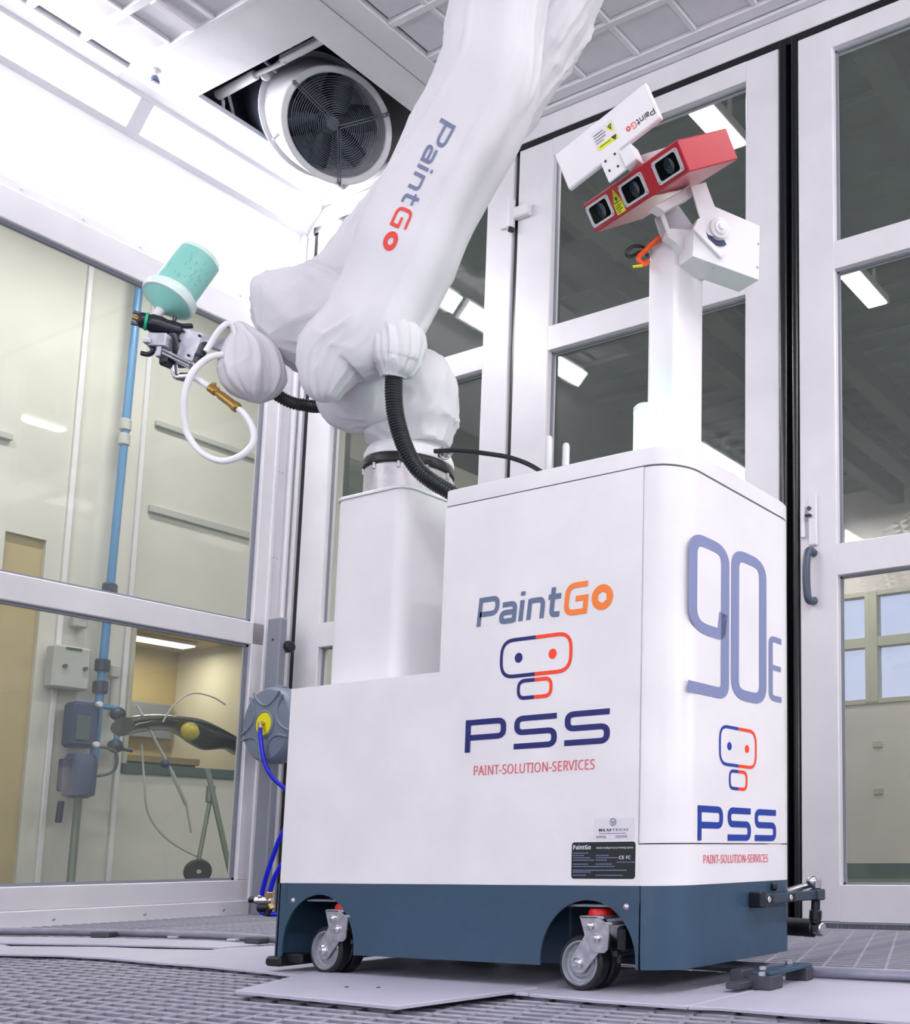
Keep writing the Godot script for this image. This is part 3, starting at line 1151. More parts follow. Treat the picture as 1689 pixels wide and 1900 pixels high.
# the bevel between wall and ceiling with its light panels; s points into the room
func bevel_lamps(z: float, s: float, where: String) -> void:
	var tr := structure("trim_2" if s > 0 else "trim_3", "white bevel between wall and ceiling holding the light panels", "trim")
	var lo := Vector3(0, 3.51, z)
	var hi := Vector3(0, CEIL + 0.005, z + s * 0.145)
	var v := (hi - lo).normalized()
	var n := Vector3(0, -v.z * s, v.y * s)
	n = n * signf(n.z * s)
	var len := lo.distance_to(hi)
	var st := mb()
	var band := func(a: float, b: float, x0: float, x1: float, up: float) -> void:
		var p := lo + v * (a + b) * 0.5 - n * (0.02 - up)
		bx(st, Vector3.ZERO, Vector3(x1 - x0, b - a, 0.04), 0.002, Transform3D(Basis(Vector3.RIGHT, v, Vector3.RIGHT.cross(v)), p + Vector3((x0 + x1) * 0.5, 0, 0)))
	band.call(-0.02, 0.035, -5.0, 1.86, 0.0)
	band.call(len - 0.03, len + 0.03, -5.0, 1.86, 0.0)
	var e := 1.86
	for l in BOOTH_LAMPS:
		band.call(0.035, len - 0.03, l[1], e, 0.0)
		e = l[0]
	band.call(0.035, len - 0.03, -5.0, e, 0.0)
	obj("bevel_sheet", st, M.wall_white, tr)
	var i := 0
	for l in BOOTH_LAMPS:
		var names_ := ["nearest the folding doors", "second from the folding doors", "third from the folding doors", "fourth from the folding doors", "farthest from the folding doors"]
		var t := thing("light_panel", "long glowing white light panel %s, %s" % [where, names_[i]], "light panel", lo + v * len * 0.5 + Vector3((l[0] + l[1]) * 0.5, 0, 0), "bevelled light panels")
		st = mb()
		bx(st, Vector3.ZERO, Vector3(l[1] - l[0] - 0.008, len - 0.073, 0.012), 0.002, Transform3D(Basis(Vector3.RIGHT, v, Vector3.RIGHT.cross(v)), t.position - n * 0.008))
		obj("diffuser", st, M.lamp_face, t)
		st = mb()
		bx(st, Vector3.ZERO, Vector3(l[1] - l[0] - 0.002, len - 0.067, 0.03), 0.002, Transform3D(Basis(Vector3.RIGHT, v, Vector3.RIGHT.cross(v)), t.position - n * 0.034))
		obj("housing", st, M.wall_white, t)
		i += 1


# ---------------------------------------------------------------- folding doors (right in the view)
func folding_doors() -> void:
	var X := BOOTH_RIGHT
	var w := structure("wall_right", "white door wall of the booth with header above the folding doors", "wall")
	var st := mb()
	bl(st, Vector3(X, 3.556, -3.75), Vector3(X + 0.08, 3.76, 2.26), 0.003)
	bl(st, Vector3(X, -0.01, -3.75), Vector3(X + 0.06, 3.556, -3.628))
	bl(st, Vector3(X, -0.01, 2.125), Vector3(X + 0.06, 3.556, 2.26))
	obj("header", st, M.door_white, w)
	st = mb()
	bl(st, Vector3(X + 0.003, 3.5225, -3.63), Vector3(X + 0.055, 3.5555, 2.13))
	obj("top_seal", st, M.black_seal, w)
	st = mb()
	bl(st, Vector3(X + 0.012, -0.04, -3.63), Vector3(X + 0.045, 3.54, -3.588), 0.004)
	bl(st, Vector3(X + 0.012, -0.04, 2.09), Vector3(X + 0.045, 3.54, 2.13), 0.004)
	obj("side_seal", st, M.black_seal, w)
	# the broad double rubber seal where the two door pairs meet
	var seal := thing("door_seal", "broad black double rubber seal between the folding door pairs", "seal", Vector3(X, 0, -0.753))
	for p in [[-0.797, -0.762], [-0.742, -0.714]]:
		st = mb()
		var poly := rrect(0.04, p[1] - p[0], 0.012)
		prism(st, poly, Vector3(X + 0.012, -0.035, (p[0] + p[1]) * 0.5), Vector3.RIGHT, Vector3.BACK, Vector3(0, 3.57, 0), 0.0, true)
		obj("rubber_lip", st, M.black_seal, seal)
	st = mb()
	bl(st, Vector3(X + 0.03, -0.035, -0.77), Vector3(X + 0.05, 3.535, -0.735))
	obj("rubber_web", st, M.black_seal, seal)
	st = mb()
	bl(st, Vector3(X + 0.015, -0.03, -2.222), Vector3(X + 0.04, 3.54, -2.193), 0.004)
	single("door_seal", st, M.black_seal, "narrow black rubber seal at the hinged joint between two door leaves", "seal")
	st = mb()
	bl(st, Vector3(X + 0.015, -0.03, 0.69), Vector3(X + 0.04, 3.54, 0.72), 0.004)
	single("door_seal", st, M.black_seal, "narrow black rubber seal on the door joint near the camera", "seal")
	var leaves := [[-3.588, -2.224, -3.41, -2.385], [-2.192, -0.8, -1.986, -0.957], [-0.711, 0.688, -0.553, 0.482], [0.72, 2.09, 0.9, 1.9]]
	var labels := ["white three-pane door leaf by the booth corner behind the robot arm", "white three-pane door leaf behind the camera mast", "white three-pane door leaf with the grey pull handle", "white three-pane door leaf beyond the handle leaf, near the camera"]
	var k := 0
	for l in leaves:
		var d := structure("door_%d" % (k + 1), labels[k], "door")
		st = mb()
		bl(st, Vector3(X, 0.008, l[0]), Vector3(X + 0.06, 3.522, l[2]), 0.004)
		bl(st, Vector3(X, 0.008, l[3]), Vector3(X + 0.06, 3.522, l[1]), 0.004)
		obj("stile", st, M.door_white, d)
		for y in [[0.008, 0.14], [1.276, 1.397], [2.49, 2.605], [3.433, 3.522]]:
			st = mb()
			bl(st, Vector3(X + 0.0005, y[0], l[2] - 0.004), Vector3(X + 0.06, y[1], l[3] + 0.004), 0.002)
			obj("rail", st, M.door_white, d)
		for y in [[0.14, 1.276], [1.397, 2.49], [2.605, 3.433]]:
			st = mb()
			bl(st, Vector3(X + 0.036, y[0] - 0.01, l[2] - 0.01), Vector3(X + 0.042, y[1] + 0.01, l[3] + 0.01))
			obj("pane", st, M.pane, d)
			st = mb()
			var g := 0.008
			bl(st, Vector3(X + 0.026, y[0], l[2]), Vector3(X + 0.036, y[1], l[2] + g))
			bl(st, Vector3(X + 0.026, y[0], l[3] - g), Vector3(X + 0.036, y[1], l[3]))
			bl(st, Vector3(X + 0.026, y[1] - g, l[2]), Vector3(X + 0.036, y[1], l[3]))
			bl(st, Vector3(X + 0.026, y[0], l[2]), Vector3(X + 0.036, y[0] + g, l[3]))
			obj("glazing_bead", st, M.post_grey, d)
		st = mb()
		bl(st, Vector3(X + 0.004, 0.0, l[0]), Vector3(X + 0.02, 0.02, l[1]), 0.004)
		obj("bottom_rail", st, M.plate_grey, d)
		# brush under the leaf
		st = mb()
		var z: float = l[0]
		while z < l[1]:
			var a := 0.004 * (rng.randf() - 0.2)
			bx(st, Vector3(X + 0.012, -0.02, z), Vector3(0.008, 0.044, 0.0035), 0.0, Transform3D(Basis(), Vector3(a, 0, 0)))
			z += 0.0065
		var br := obj("brush_seal", st, M.post_grey, d)
		br.set_meta("kind", "stuff")
		if k == 2:
			# pull handle and latch
			st = mb()
			tube(st, spline([Vector3(X, 1.372, -0.648), Vector3(X - 0.03, 1.376, -0.655), Vector3(X - 0.044, 1.345, -0.657), Vector3(X - 0.05, 1.28, -0.657), Vector3(X - 0.044, 1.21, -0.657), Vector3(X - 0.03, 1.185, -0.655), Vector3(X, 1.19, -0.648)], 6), 0.015, 12)
			obj("door_handle", st, M.handle_grey, d)
			st = mb()
			bl(st, Vector3(X - 0.014, 1.40, -0.668), Vector3(X, 1.60, -0.632), 0.004)
			bl(st, Vector3(X - 0.018, 1.435, -0.70), Vector3(X - 0.004, 1.56, -0.682), 0.003)
			obj("latch_plate", st, M.door_white, d)
			st = mb()
			rod(st, Vector3(X - 0.02, 1.545, -0.662), Vector3(X - 0.01, 1.545, -0.662), 0.008, 10)
			bl(st, Vector3(X - 0.03, 1.512, -0.675), Vector3(X - 0.012, 1.52, -0.65), 0.002)
			obj("latch_bolt", st, M.fitting_navy, d)
		if k == 1:
			st = mb()
			rod(st, Vector3(X - 0.02, 3.13, -2.212), Vector3(X - 0.02, 3.27, -2.212), 0.018, 14, 0.003)
			bl(st, Vector3(X - 0.03, 3.17, -2.2), Vector3(X, 3.225, -2.1), 0.006)
			bl(st, Vector3(X - 0.012, 3.15, -2.29), Vector3(X, 3.25, -2.22), 0.004)
			obj("door_hinge", st, M.door_white, d)
			st = mb()
			lathe(st, [Vector2(0.016, 0), Vector2(0.014, -0.014), Vector2(0.0, -0.016)], Vector3(X - 0.02, 3.13, -2.212), Vector3.UP, 14)
			obj("hinge_pin", st, M.black_plastic, d)
		k += 1


func other_walls() -> void:
	var w := structure("wall_back", "plain white end wall of the booth behind the camera", "wall")
	var st := mb()
	bl(st, Vector3(-5.05, -0.045, BOOTH_FAR), Vector3(1.87, 3.76, BOOTH_FAR + 0.06))
	obj("wall_sheet", st, M.wall_white, w)
	var f := structure("wall_front", "plain white side wall of the booth opposite the folding doors", "wall")
	st = mb()
	bl(st, Vector3(-5.06, -0.045, -3.75), Vector3(-5.0, 3.76, 2.26))
	obj("wall_sheet", st, M.wall_white, f)
	for x in ADDED_LOW_LAMPS:  # added fill panels on the two walls out of view
		added_fill_panel(Vector3(x, 0.95, BOOTH_FAR), Vector3(0, 0, -1), "on the wall behind the camera, %s" % ["nearest the folding doors", "in the middle", "farthest from the folding doors"][ADDED_LOW_LAMPS.find(x)])
	for z in ADDED_SIDE_LAMPS:
		added_fill_panel(Vector3(-5.0, 0.95, z), Vector3(1, 0, 0), "on the side wall facing the folding doors, %s" % ["nearest the glazed wall", "in the middle", "farthest from the glazed wall"][ADDED_SIDE_LAMPS.find(z)])


func added_fill_panel(at: Vector3, n: Vector3, where: String) -> void:  # an added glowing panel, there only to light the robot from lower down
	var t := thing("light_panel", "added fill-light panel %s" % where, "light panel", at, "added waist-high fill panels")
	var u := Vector3.UP.cross(n)
	var turn := Transform3D(Basis(u, Vector3.UP, n), at)
	var st := mb()
	bx(st, Vector3(0, 0, 0.012), Vector3(1.0, 0.4, 0.024), 0.004, turn)
	obj("housing", st, M.door_white, t)
	st = mb()
	bx(st, Vector3(0, 0, 0.028), Vector3(0.9, 0.3, 0.012), 0.003, turn)
	obj("diffuser", st, M.lamp_face, t)


# ---------------------------------------------------------------- the hall behind the folding doors
func hall() -> void:
	var h := structure("wall_far", "greige hall wall with a band of windows beyond the folding doors", "wall")
	var st := mb()
	var X := 9.6
	# solid wall with window openings between y 2.0 and 3.35
	bl(st, Vector3(X, -0.05, -9.0), Vector3(X + 0.2, 2.0, 6.0))
	bl(st, Vector3(X, 3.32, -9.0), Vector3(X + 0.2, 4.6, 6.0))
	bl(st, Vector3(X, 2.0, -9.0), Vector3(X + 0.2, 3.32, -4.9))
	bl(st, Vector3(X, 2.0, -1.2), Vector3(X + 0.2, 3.32, 6.0))
	obj("wall_panel", st, M.hall_wall, h)
	st = mb()
	for y in [0.95, 1.5]:
		for z in [-3.9, -2.9, -1.9]:
			bl(st, Vector3(X - 0.02, y - 0.04, z - 0.06), Vector3(X, y + 0.04, z + 0.06), 0.006)
	obj("wall_socket", st, M.window_frame, h)
	st = mb()
	bl(st, Vector3(X - 0.03, -0.05, -9.0), Vector3(X, 0.12, 6.0))
	obj("skirting", st, M.shutter, h)
	# windows: frames and panes
	var k := 4
	for z in [-4.9, -3.98, -3.06, -2.13]:
		var wn := structure("window_%d" % k, "bluish hall window with a pale frame, %s" % ["leftmost of the row", "second of the row", "third of the row", "fourth of the row"][k - 4], "window")
		st = mb()
		bl(st, Vector3(X - 0.03, 2.0, z), Vector3(X + 0.1, 3.32, z + 0.1), 0.004)
		bl(st, Vector3(X - 0.03, 2.0, z + 0.86), Vector3(X + 0.1, 3.32, z + 0.92), 0.004)
		bl(st, Vector3(X - 0.02, 1.98, z), Vector3(X + 0.1, 2.04, z + 0.92), 0.004)
		bl(st, Vector3(X - 0.02, 3.28, z), Vector3(X + 0.1, 3.34, z + 0.92), 0.004)
		bl(st, Vector3(X - 0.02, 2.66, z), Vector3(X + 0.1, 2.78, z + 0.92), 0.004)
		obj("frame", st, M.window_frame, wn)
		for y in [[2.04, 2.66], [2.78, 3.28]]:
			st = mb()
			bl(st, Vector3(X + 0.03, y[0], z + 0.09), Vector3(X + 0.036, y[1], z + 0.87))
			obj("pane", st, M.pane_hall, wn)
		k += 1
	var f := structure("floor_hall", "dull green painted floor of the hall outside the booth", "floor")
	st = mb()
	bl(st, Vector3(1.87, -0.15, -9.0), Vector3(9.6, -0.05, 6.0))
	bl(st, Vector3(-5.5, -0.15, -9.0), Vector3(1.87, -0.05, -3.75))
	obj("slab", st, M.hall_floor, f)
	var c := structure("ceiling_hall", "dark green-grey hall ceiling with beams and ribs", "ceiling")
	st = mb()
	bl(st, Vector3(1.87, 4.6, -9.0), Vector3(9.8, 4.7, 6.0))
	bl(st, Vector3(-5.5, 4.6, -9.0), Vector3(1.87, 4.7, -3.75))
	obj("deck", st, M.hall_ceiling, c)
	var rib := box_mesh(Vector3(0.05, 0.05, 10.0), 0.004)
	var x := 2.2
	while x < 9.5:
		part_mesh("deck_rib", rib, M.hall_ceiling, c, Transform3D(Basis(), Vector3(x, 4.58, -0.2)))
		x += 0.32
	for z in [-3.6, -2.6, -0.9, 0.6, 2.4, 4.2]:
		st = mb()
		bl(st, Vector3(1.95, 4.36, z - 0.09), Vector3(9.6, 4.6, z + 0.09), 0.01)
		obj("beam", st, M.hall_beam, c)
	st = mb()
	bl(st, Vector3(1.95, 4.3, -3.2), Vector3(9.6, 4.34, -3.0), 0.004)
	for q in [-2.95, -3.25]:
		rod(st, Vector3(1.95, 4.42, q), Vector3(9.6, 4.42, q), 0.025, 10)
	obj("cable_tray", st, M.hall_beam, c)
	var s := structure("wall_side", "side walls closing the hall around the booth", "wall")
	st = mb()
	bl(st, Vector3(1.87, -0.1, 6.0), Vector3(9.8, 4.7, 6.2))
	bl(st, Vector3(-5.7, -0.1, -9.2), Vector3(9.8, 4.7, -9.0))
	bl(st, Vector3(-5.7, -0.1, -9.0), Vector3(-5.5, 4.7, -3.7))
	bl(st, Vector3(1.87, 3.7, 2.26), Vector3(1.95, 4.7, 6.0))
	bl(st, Vector3(1.87, -0.1, 2.26), Vector3(1.95, 3.8, 6.2))
	# wall above the booth that carries the hall ceiling
	bl(st, Vector3(1.87, 3.7, -3.75), Vector3(1.9, 4.65, 2.3))
	bl(st, Vector3(-5.5, 3.7, -3.78), Vector3(1.9, 4.65, -3.75))
	obj("wall_panel", st, M.hall_wall, s)
	var i := 0
	for l in HALL_LAMPS:
		var where := ["nearest the booth doors", "second lamp out from the booth doors", "third lamp out from the booth doors", "close to the hall windows", "near the camera end of the hall", "far end of the hall behind the others"]
		lamp_box("hall_lamp", Vector3(l[0], 4.3, l[1]), "long bright ceiling lamp in the hall, %s" % where[i], "hall ceiling lamps")
		i += 1
	# a clear dust sheet hanging from the hall ceiling
	st = mb()
	var rings := []
	for a in 41:
		var row := PackedVector3Array()
		var t := a / 40.0
		for b in 13:
			var u := b / 12.0
			var fold := 0.035 * sin(t * 40.0) * u
			row.append(Vector3(4.3 + fold, lerpf(2.15 + 1.15 * t, 1.85 + 0.25 * t, u), lerpf(-1.7 + 2.3 * t, -1.6 + 2.6 * t, u)))
		rings.append(row)
	skin(st, rings, false, false, false)
	single("dust_sheet", st, M.sheet_film, "translucent pleated plastic sheet draped in the hall behind the handle leaf", "sheet")


func lamp_box(called: String, at: Vector3, label: String, group: String) -> void:
	var t := thing(called, label, "lamp", at, group)
	var st := mb()
	bl(st, at + Vector3(-0.47, 0.0, -0.09), at + Vector3(0.47, 0.06, 0.09), 0.006)
	bl(st, at + Vector3(-0.4, 0.06, -0.01), at + Vector3(-0.38, 0.3, 0.01))
	bl(st, at + Vector3(0.38, 0.06, -0.01), at + Vector3(0.4, 0.3, 0.01))
	obj("housing", st, M.door_white, t)
	st = mb()
	bl(st, at + Vector3(-0.45, -0.012, -0.075), at + Vector3(0.45, 0.004, 0.075), 0.004)
	obj("diffuser", st, M.hall_lamp_face, t)


# ---------------------------------------------------------------- the preparation room behind the glazed wall
func prep_room() -> void:
	var Z := -6.0
	var w := structure("wall_prep", "cream wall of the preparation room seen through the glazed wall", "wall")
	var st := mb()
	bl(st, Vector3(-5.5, -0.1, Z - 0.1), Vector3(1.62, 4.6, Z))
	bl(st, Vector3(1.84, -0.1, Z - 0.1), Vector3(2.4, 4.6, Z))
	bl(st, Vector3(2.4, -0.1, Z - 0.1), Vector3(3.3, 0.86, Z))
	bl(st, Vector3(2.4, 1.82, Z - 0.1), Vector3(3.3, 4.6, Z))
	bl(st, Vector3(3.3, -0.1, Z - 0.1), Vector3(3.95, 4.6, Z))
	bl(st, Vector3(1.62, 2.2, Z - 0.1), Vector3(1.84, 4.6, Z))
	bl(st, Vector3(3.9, -0.1, -9.0), Vector3(3.95, 4.6, Z))
	obj("wall_panel", st, M.cream, w)
	st = mb()
	bl(st, Vector3(1.62, -0.1, Z - 0.07), Vector3(1.84, 2.2, Z - 0.03))
	obj("door_panel", st, M.beige, w)
	st = mb()
	bl(st, Vector3(-5.5, -0.06, Z), Vector3(3.9, 0.1, Z + 0.015), 0.003)
	obj("skirting", st, M.shutter, w)
	# vertical cover strips of the wall
	st = mb()
	for x in [2.335, 1.935]:
		bl(st, Vector3(x, 0.1, Z), Vector3(x + 0.03, 4.6, Z + 0.02), 0.004)
	obj("cover_strip", st, M.door_white, w)
	# pale pane-like panel above
	st = mb()
	bl(st, Vector3(0.2, 2.75, Z), Vector3(1.6, 2.79, Z + 0.03), 0.004)
	bl(st, Vector3(2.42, 2.55, Z), Vector3(3.7, 2.6, Z + 0.03), 0.004)
	bl(st, Vector3(2.42, 3.15, Z), Vector3(3.7, 3.19, Z + 0.03), 0.004)
	obj("wall_rail", st, M.box_grey, w)
	# the glazed opening to the next bay
	var wn := structure("window_8", "wide window of the preparation room wall with a yellow-lit bay behind", "window")
	st = mb()
	bl(st, Vector3(2.38, 0.80, Z - 0.08), Vector3(3.32, 0.865, Z + 0.02), 0.004)
	obj("sill", st, M.shutter, wn)
	st = mb()
	bl(st, Vector3(2.38, 1.8, Z - 0.08), Vector3(3.32, 1.84, Z + 0.01), 0.004)
	bl(st, Vector3(2.38, 0.86, Z - 0.08), Vector3(2.41, 1.82, Z + 0.01), 0.004)
	bl(st, Vector3(3.29, 0.86, Z - 0.08), Vector3(3.32, 1.82, Z + 0.01), 0.004)
	obj("frame", st, M.window_frame, wn)
	var bay := structure("wall_bay", "beige walls of the small yellow-lit bay behind the preparation room", "wall")
	st = mb()
	bl(st, Vector3(2.0, -0.1, -8.05), Vector3(3.9, 3.0, -8.0))
	bl(st, Vector3(1.95, -0.1, -8.0), Vector3(2.0, 3.0, -6.1))
	bl(st, Vector3(2.0, 2.02, -8.0), Vector3(3.9, 2.07, -6.1))
	bl(st, Vector3(2.0, 0.3, -8.0), Vector3(3.9, 0.35, -6.1))
	obj("wall_panel", st, M.beige, bay)
	var lt := thing("bay_lamp", "flat ceiling lamp inside the yellow-lit bay", "lamp", Vector3(3.3, 1.99, -7.5))
	st = mb()
	bl(st, Vector3(2.9, 1.99, -7.6), Vector3(3.7, 2.02, -7.4), 0.004)
	obj("housing", st, M.door_white, lt)
	st = mb()
	bl(st, Vector3(2.92, 1.98, -7.58), Vector3(3.68, 1.992, -7.42))
	obj("diffuser", st, M.hall_lamp_face, lt)
	area_light("bay_lamp_light", Vector3(3.3, 1.97, -7.5), Vector3.DOWN, Vector2(0.76, 0.16), 0.55, Color(1, 0.95, 0.78))
	st = mb()
	bl(st, Vector3(2.05, 1.25, -7.98), Vector3(3.85, 1.55, -7.93), 0.01)
	single("wall_cupboard", st, M.reel_grey, "long grey wall cupboard at the back of the yellow-lit bay", "cupboard")
	# dark bench and low shelf in the bay
	var sh := thing("bench", "dark bench with a pale edge inside the yellow-lit bay", "bench", Vector3(2.8, 0.35, -7.0))
	st = mb()
	bl(st, Vector3(2.1, 0.95, -7.3), Vector3(3.4, 1.0, -6.8), 0.005)
	obj("top", st, M.beige, sh)
	st = mb()
	bl(st, Vector3(2.12, 0.35, -7.28), Vector3(3.38, 0.95, -6.82), 0.005)
	obj("cabinet", st, M.shutter, sh)
	st = mb()
	bl(st, Vector3(2.2, 1.0, -7.28), Vector3(2.75, 1.32, -6.95), 0.03)
	single("tool_case", st, M.car_black, "dark case standing on the bench in the bay", "case")
	# lamps
	for l in PREP_LAMPS:
		lamp_box("prep_lamp", Vector3(l[0], 4.3, l[1]), "bright ceiling lamp of the preparation room, %s" % ("left of the blue pipe" if l[0] < 1 else "over the blue pipe"), "preparation room lamps")
	prep_units()
	repair_stand()
	# dark roller shutter seen through the far door leaf
	var r := thing("roller_shutter", "dark green slatted roller shutter beyond the corner door leaf", "shutter", Vector3(4.6, -0.05, -6.4))
	st = mb()
	bl(st, Vector3(3.96, 3.55, -6.55), Vector3(5.6, 3.85, -6.2), 0.02)
	obj("housing", st, M.cream, r)
	for k in 18:
		st = mb()
		bl(st, Vector3(3.98, -0.05 + 0.2 * k, -6.42), Vector3(5.55, 0.135 + 0.2 * k, -6.38), 0.012)
		obj("slat", st, M.shutter, r)


func prep_units() -> void:
	var Z := -5.9
	var p := thing("air_pipe", "tall light blue compressed air pipe on the cream wall behind the glass", "pipe", Vector3(2.17, 0.6, Z))
	var st := mb()
	rod(st, Vector3(2.205, 4.55, Z), Vector3(2.157, 0.65, Z), 0.024, 14)
	obj("pipe", st, M.pipe_blue, p)
	for y in [3.05, 2.95, 1.95, 1.46, 1.32]:
		st = mb()
		rod(st, Vector3(2.16 + 0.012 * (y - 1), y - 0.04, Z), Vector3(2.16 + 0.012 * (y - 1), y + 0.04, Z), 0.042 if y < 2 else 0.034, 14, 0.008)
		obj("coupling", st, M.fitting_navy if y < 2.0 else M.box_grey, p)
	st = mb()
	tube(st, spline([Vector3(2.17, 1.2, Z), Vector3(2.25, 1.2, Z), Vector3(2.28, 1.17, Z), Vector3(2.285, 1.05, Z), Vector3(2.28, 0.95, Z)], 6), 0.018, 10)
	obj("branch", st, M.pipe_blue, p)
	for q in [Vector3(2.28, 1.165, Z), Vector3(2.28, 0.96, Z)]:
		st = mb()
		sphere(st, q, 0.045)
		obj("valve", st, M.fitting_navy, p)
	st = mb()
	rod(st, Vector3(2.28, 0.95, Z), Vector3(2.37, 0.935, Z + 0.03), 0.012, 8)
	obj("valve_lever", st, M.fitting_navy, p)
	st = mb()
	tube(st, spline([Vector3(2.17, 0.95, Z), Vector3(2.27, 0.92, Z + 0.03), Vector3(2.27, 0.8, Z + 0.02), Vector3(2.17, 0.76, Z)], 6), 0.009, 8)
	obj("loop_hose", st, M.shutter, p)
	var f := thing("air_filter", "upper dark blue air filter unit beside the blue pipe", "filter unit", Vector3(2.08, 0.9, Z), "air filter units")
	st = mb()
	bl(st, Vector3(1.99, 0.93, Z - 0.06), Vector3(2.14, 1.21, Z + 0.08), 0.02)
	obj("body", st, M.unit_blue, f)
	st = mb()
	bl(st, Vector3(2.0, 0.97, Z + 0.08), Vector3(2.08, 1.12, Z + 0.09), 0.004)
	obj("label_plate", st, M.shutter, f)
	for q in [Vector3(2.115, 1.2, Z + 0.08), Vector3(2.115, 0.95, Z + 0.08)]:
		st = mb()
		rod(st, q, q + Vector3(0, 0, 0.03), 0.018, 10, 0.004)
		obj("knob", st, M.door_white, f)
	f = thing("air_filter", "lower dark blue air filter unit with a round bowl above the drain pipe", "filter unit", Vector3(2.07, 0.6, Z), "air filter units")
	st = mb()
	lathe(st, [Vector2(0.05, -0.14), Vector2(0.085, -0.12), Vector2(0.09, 0.08), Vector2(0.07, 0.13), Vector2(0.0, 0.135)], Vector3(2.07, 0.76, Z + 0.03), Vector3.UP, 22)
	obj("bowl", st, M.unit_blue, f)
	st = mb()
	bl(st, Vector3(1.985, 0.66, Z - 0.05), Vector3(2.02, 0.86, Z + 0.08), 0.008)
	obj("bracket", st, M.fitting_navy, f)
	st = mb()
	rod(st, Vector3(1.97, 0.6, Z + 0.05), Vector3(1.965, 0.47, Z + 0.05), 0.018, 10, 0.004)
	obj("drain_handle", st, M.fitting_navy, f)
	st = mb()
	rod(st, Vector3(2.09, 0.62, Z), Vector3(2.085, -0.05, Z), 0.022, 12)
	single("drain_pipe", st, M.stand_steel, "grey drain pipe running from the lower filter unit down to the floor", "pipe")
	var b := thing("control_box", "square light grey control box on the cream wall left of the blue pipe", "control box", Vector3(1.98, 1.4, Z))
	st = mb()
	bl(st, Vector3(1.88, 1.285, Z - 0.08), Vector3(2.09, 1.55, Z + 0.02), 0.012)
	obj("body", st, M.box_grey, b)
	st = mb()
	bl(st, Vector3(1.94, 1.525, Z + 0.02), Vector3(2.03, 1.54, Z + 0.025), 0.002)
	obj("slot", st, M.shutter, b)
	for x in [1.94, 2.055]:
		st = mb()
		rod(st, Vector3(x, 1.42, Z + 0.02), Vector3(x, 1.42, Z + 0.035), 0.012, 10)
		obj("lock", st, M.shutter, b)
	st = mb()
	bl(st, Vector3(1.995, 1.68, Z - 0.08), Vector3(2.075, 1.80, Z - 0.02), 0.01)
	var o := single("gauge_box", st, M.box_grey, "small grey box with a dark dial above the control box", "gauge")
	st = mb()
	rod(st, Vector3(2.04, 1.76, Z - 0.02), Vector3(2.04, 1.76, Z - 0.01), 0.014, 12)
	obj("dial", st, M.shutter, o)
	st = mb()
	bl(st, Vector3(2.235, 1.40, Z - 0.08), Vector3(2.30, 1.48, Z - 0.03), 0.008)
	bl(st, Vector3(2.262, 1.15, Z - 0.08), Vector3(2.272, 1.40, Z - 0.06))
	single("switch_box", st, M.box_grey, "small pale switch box with a cable right of the blue pipe", "switch")


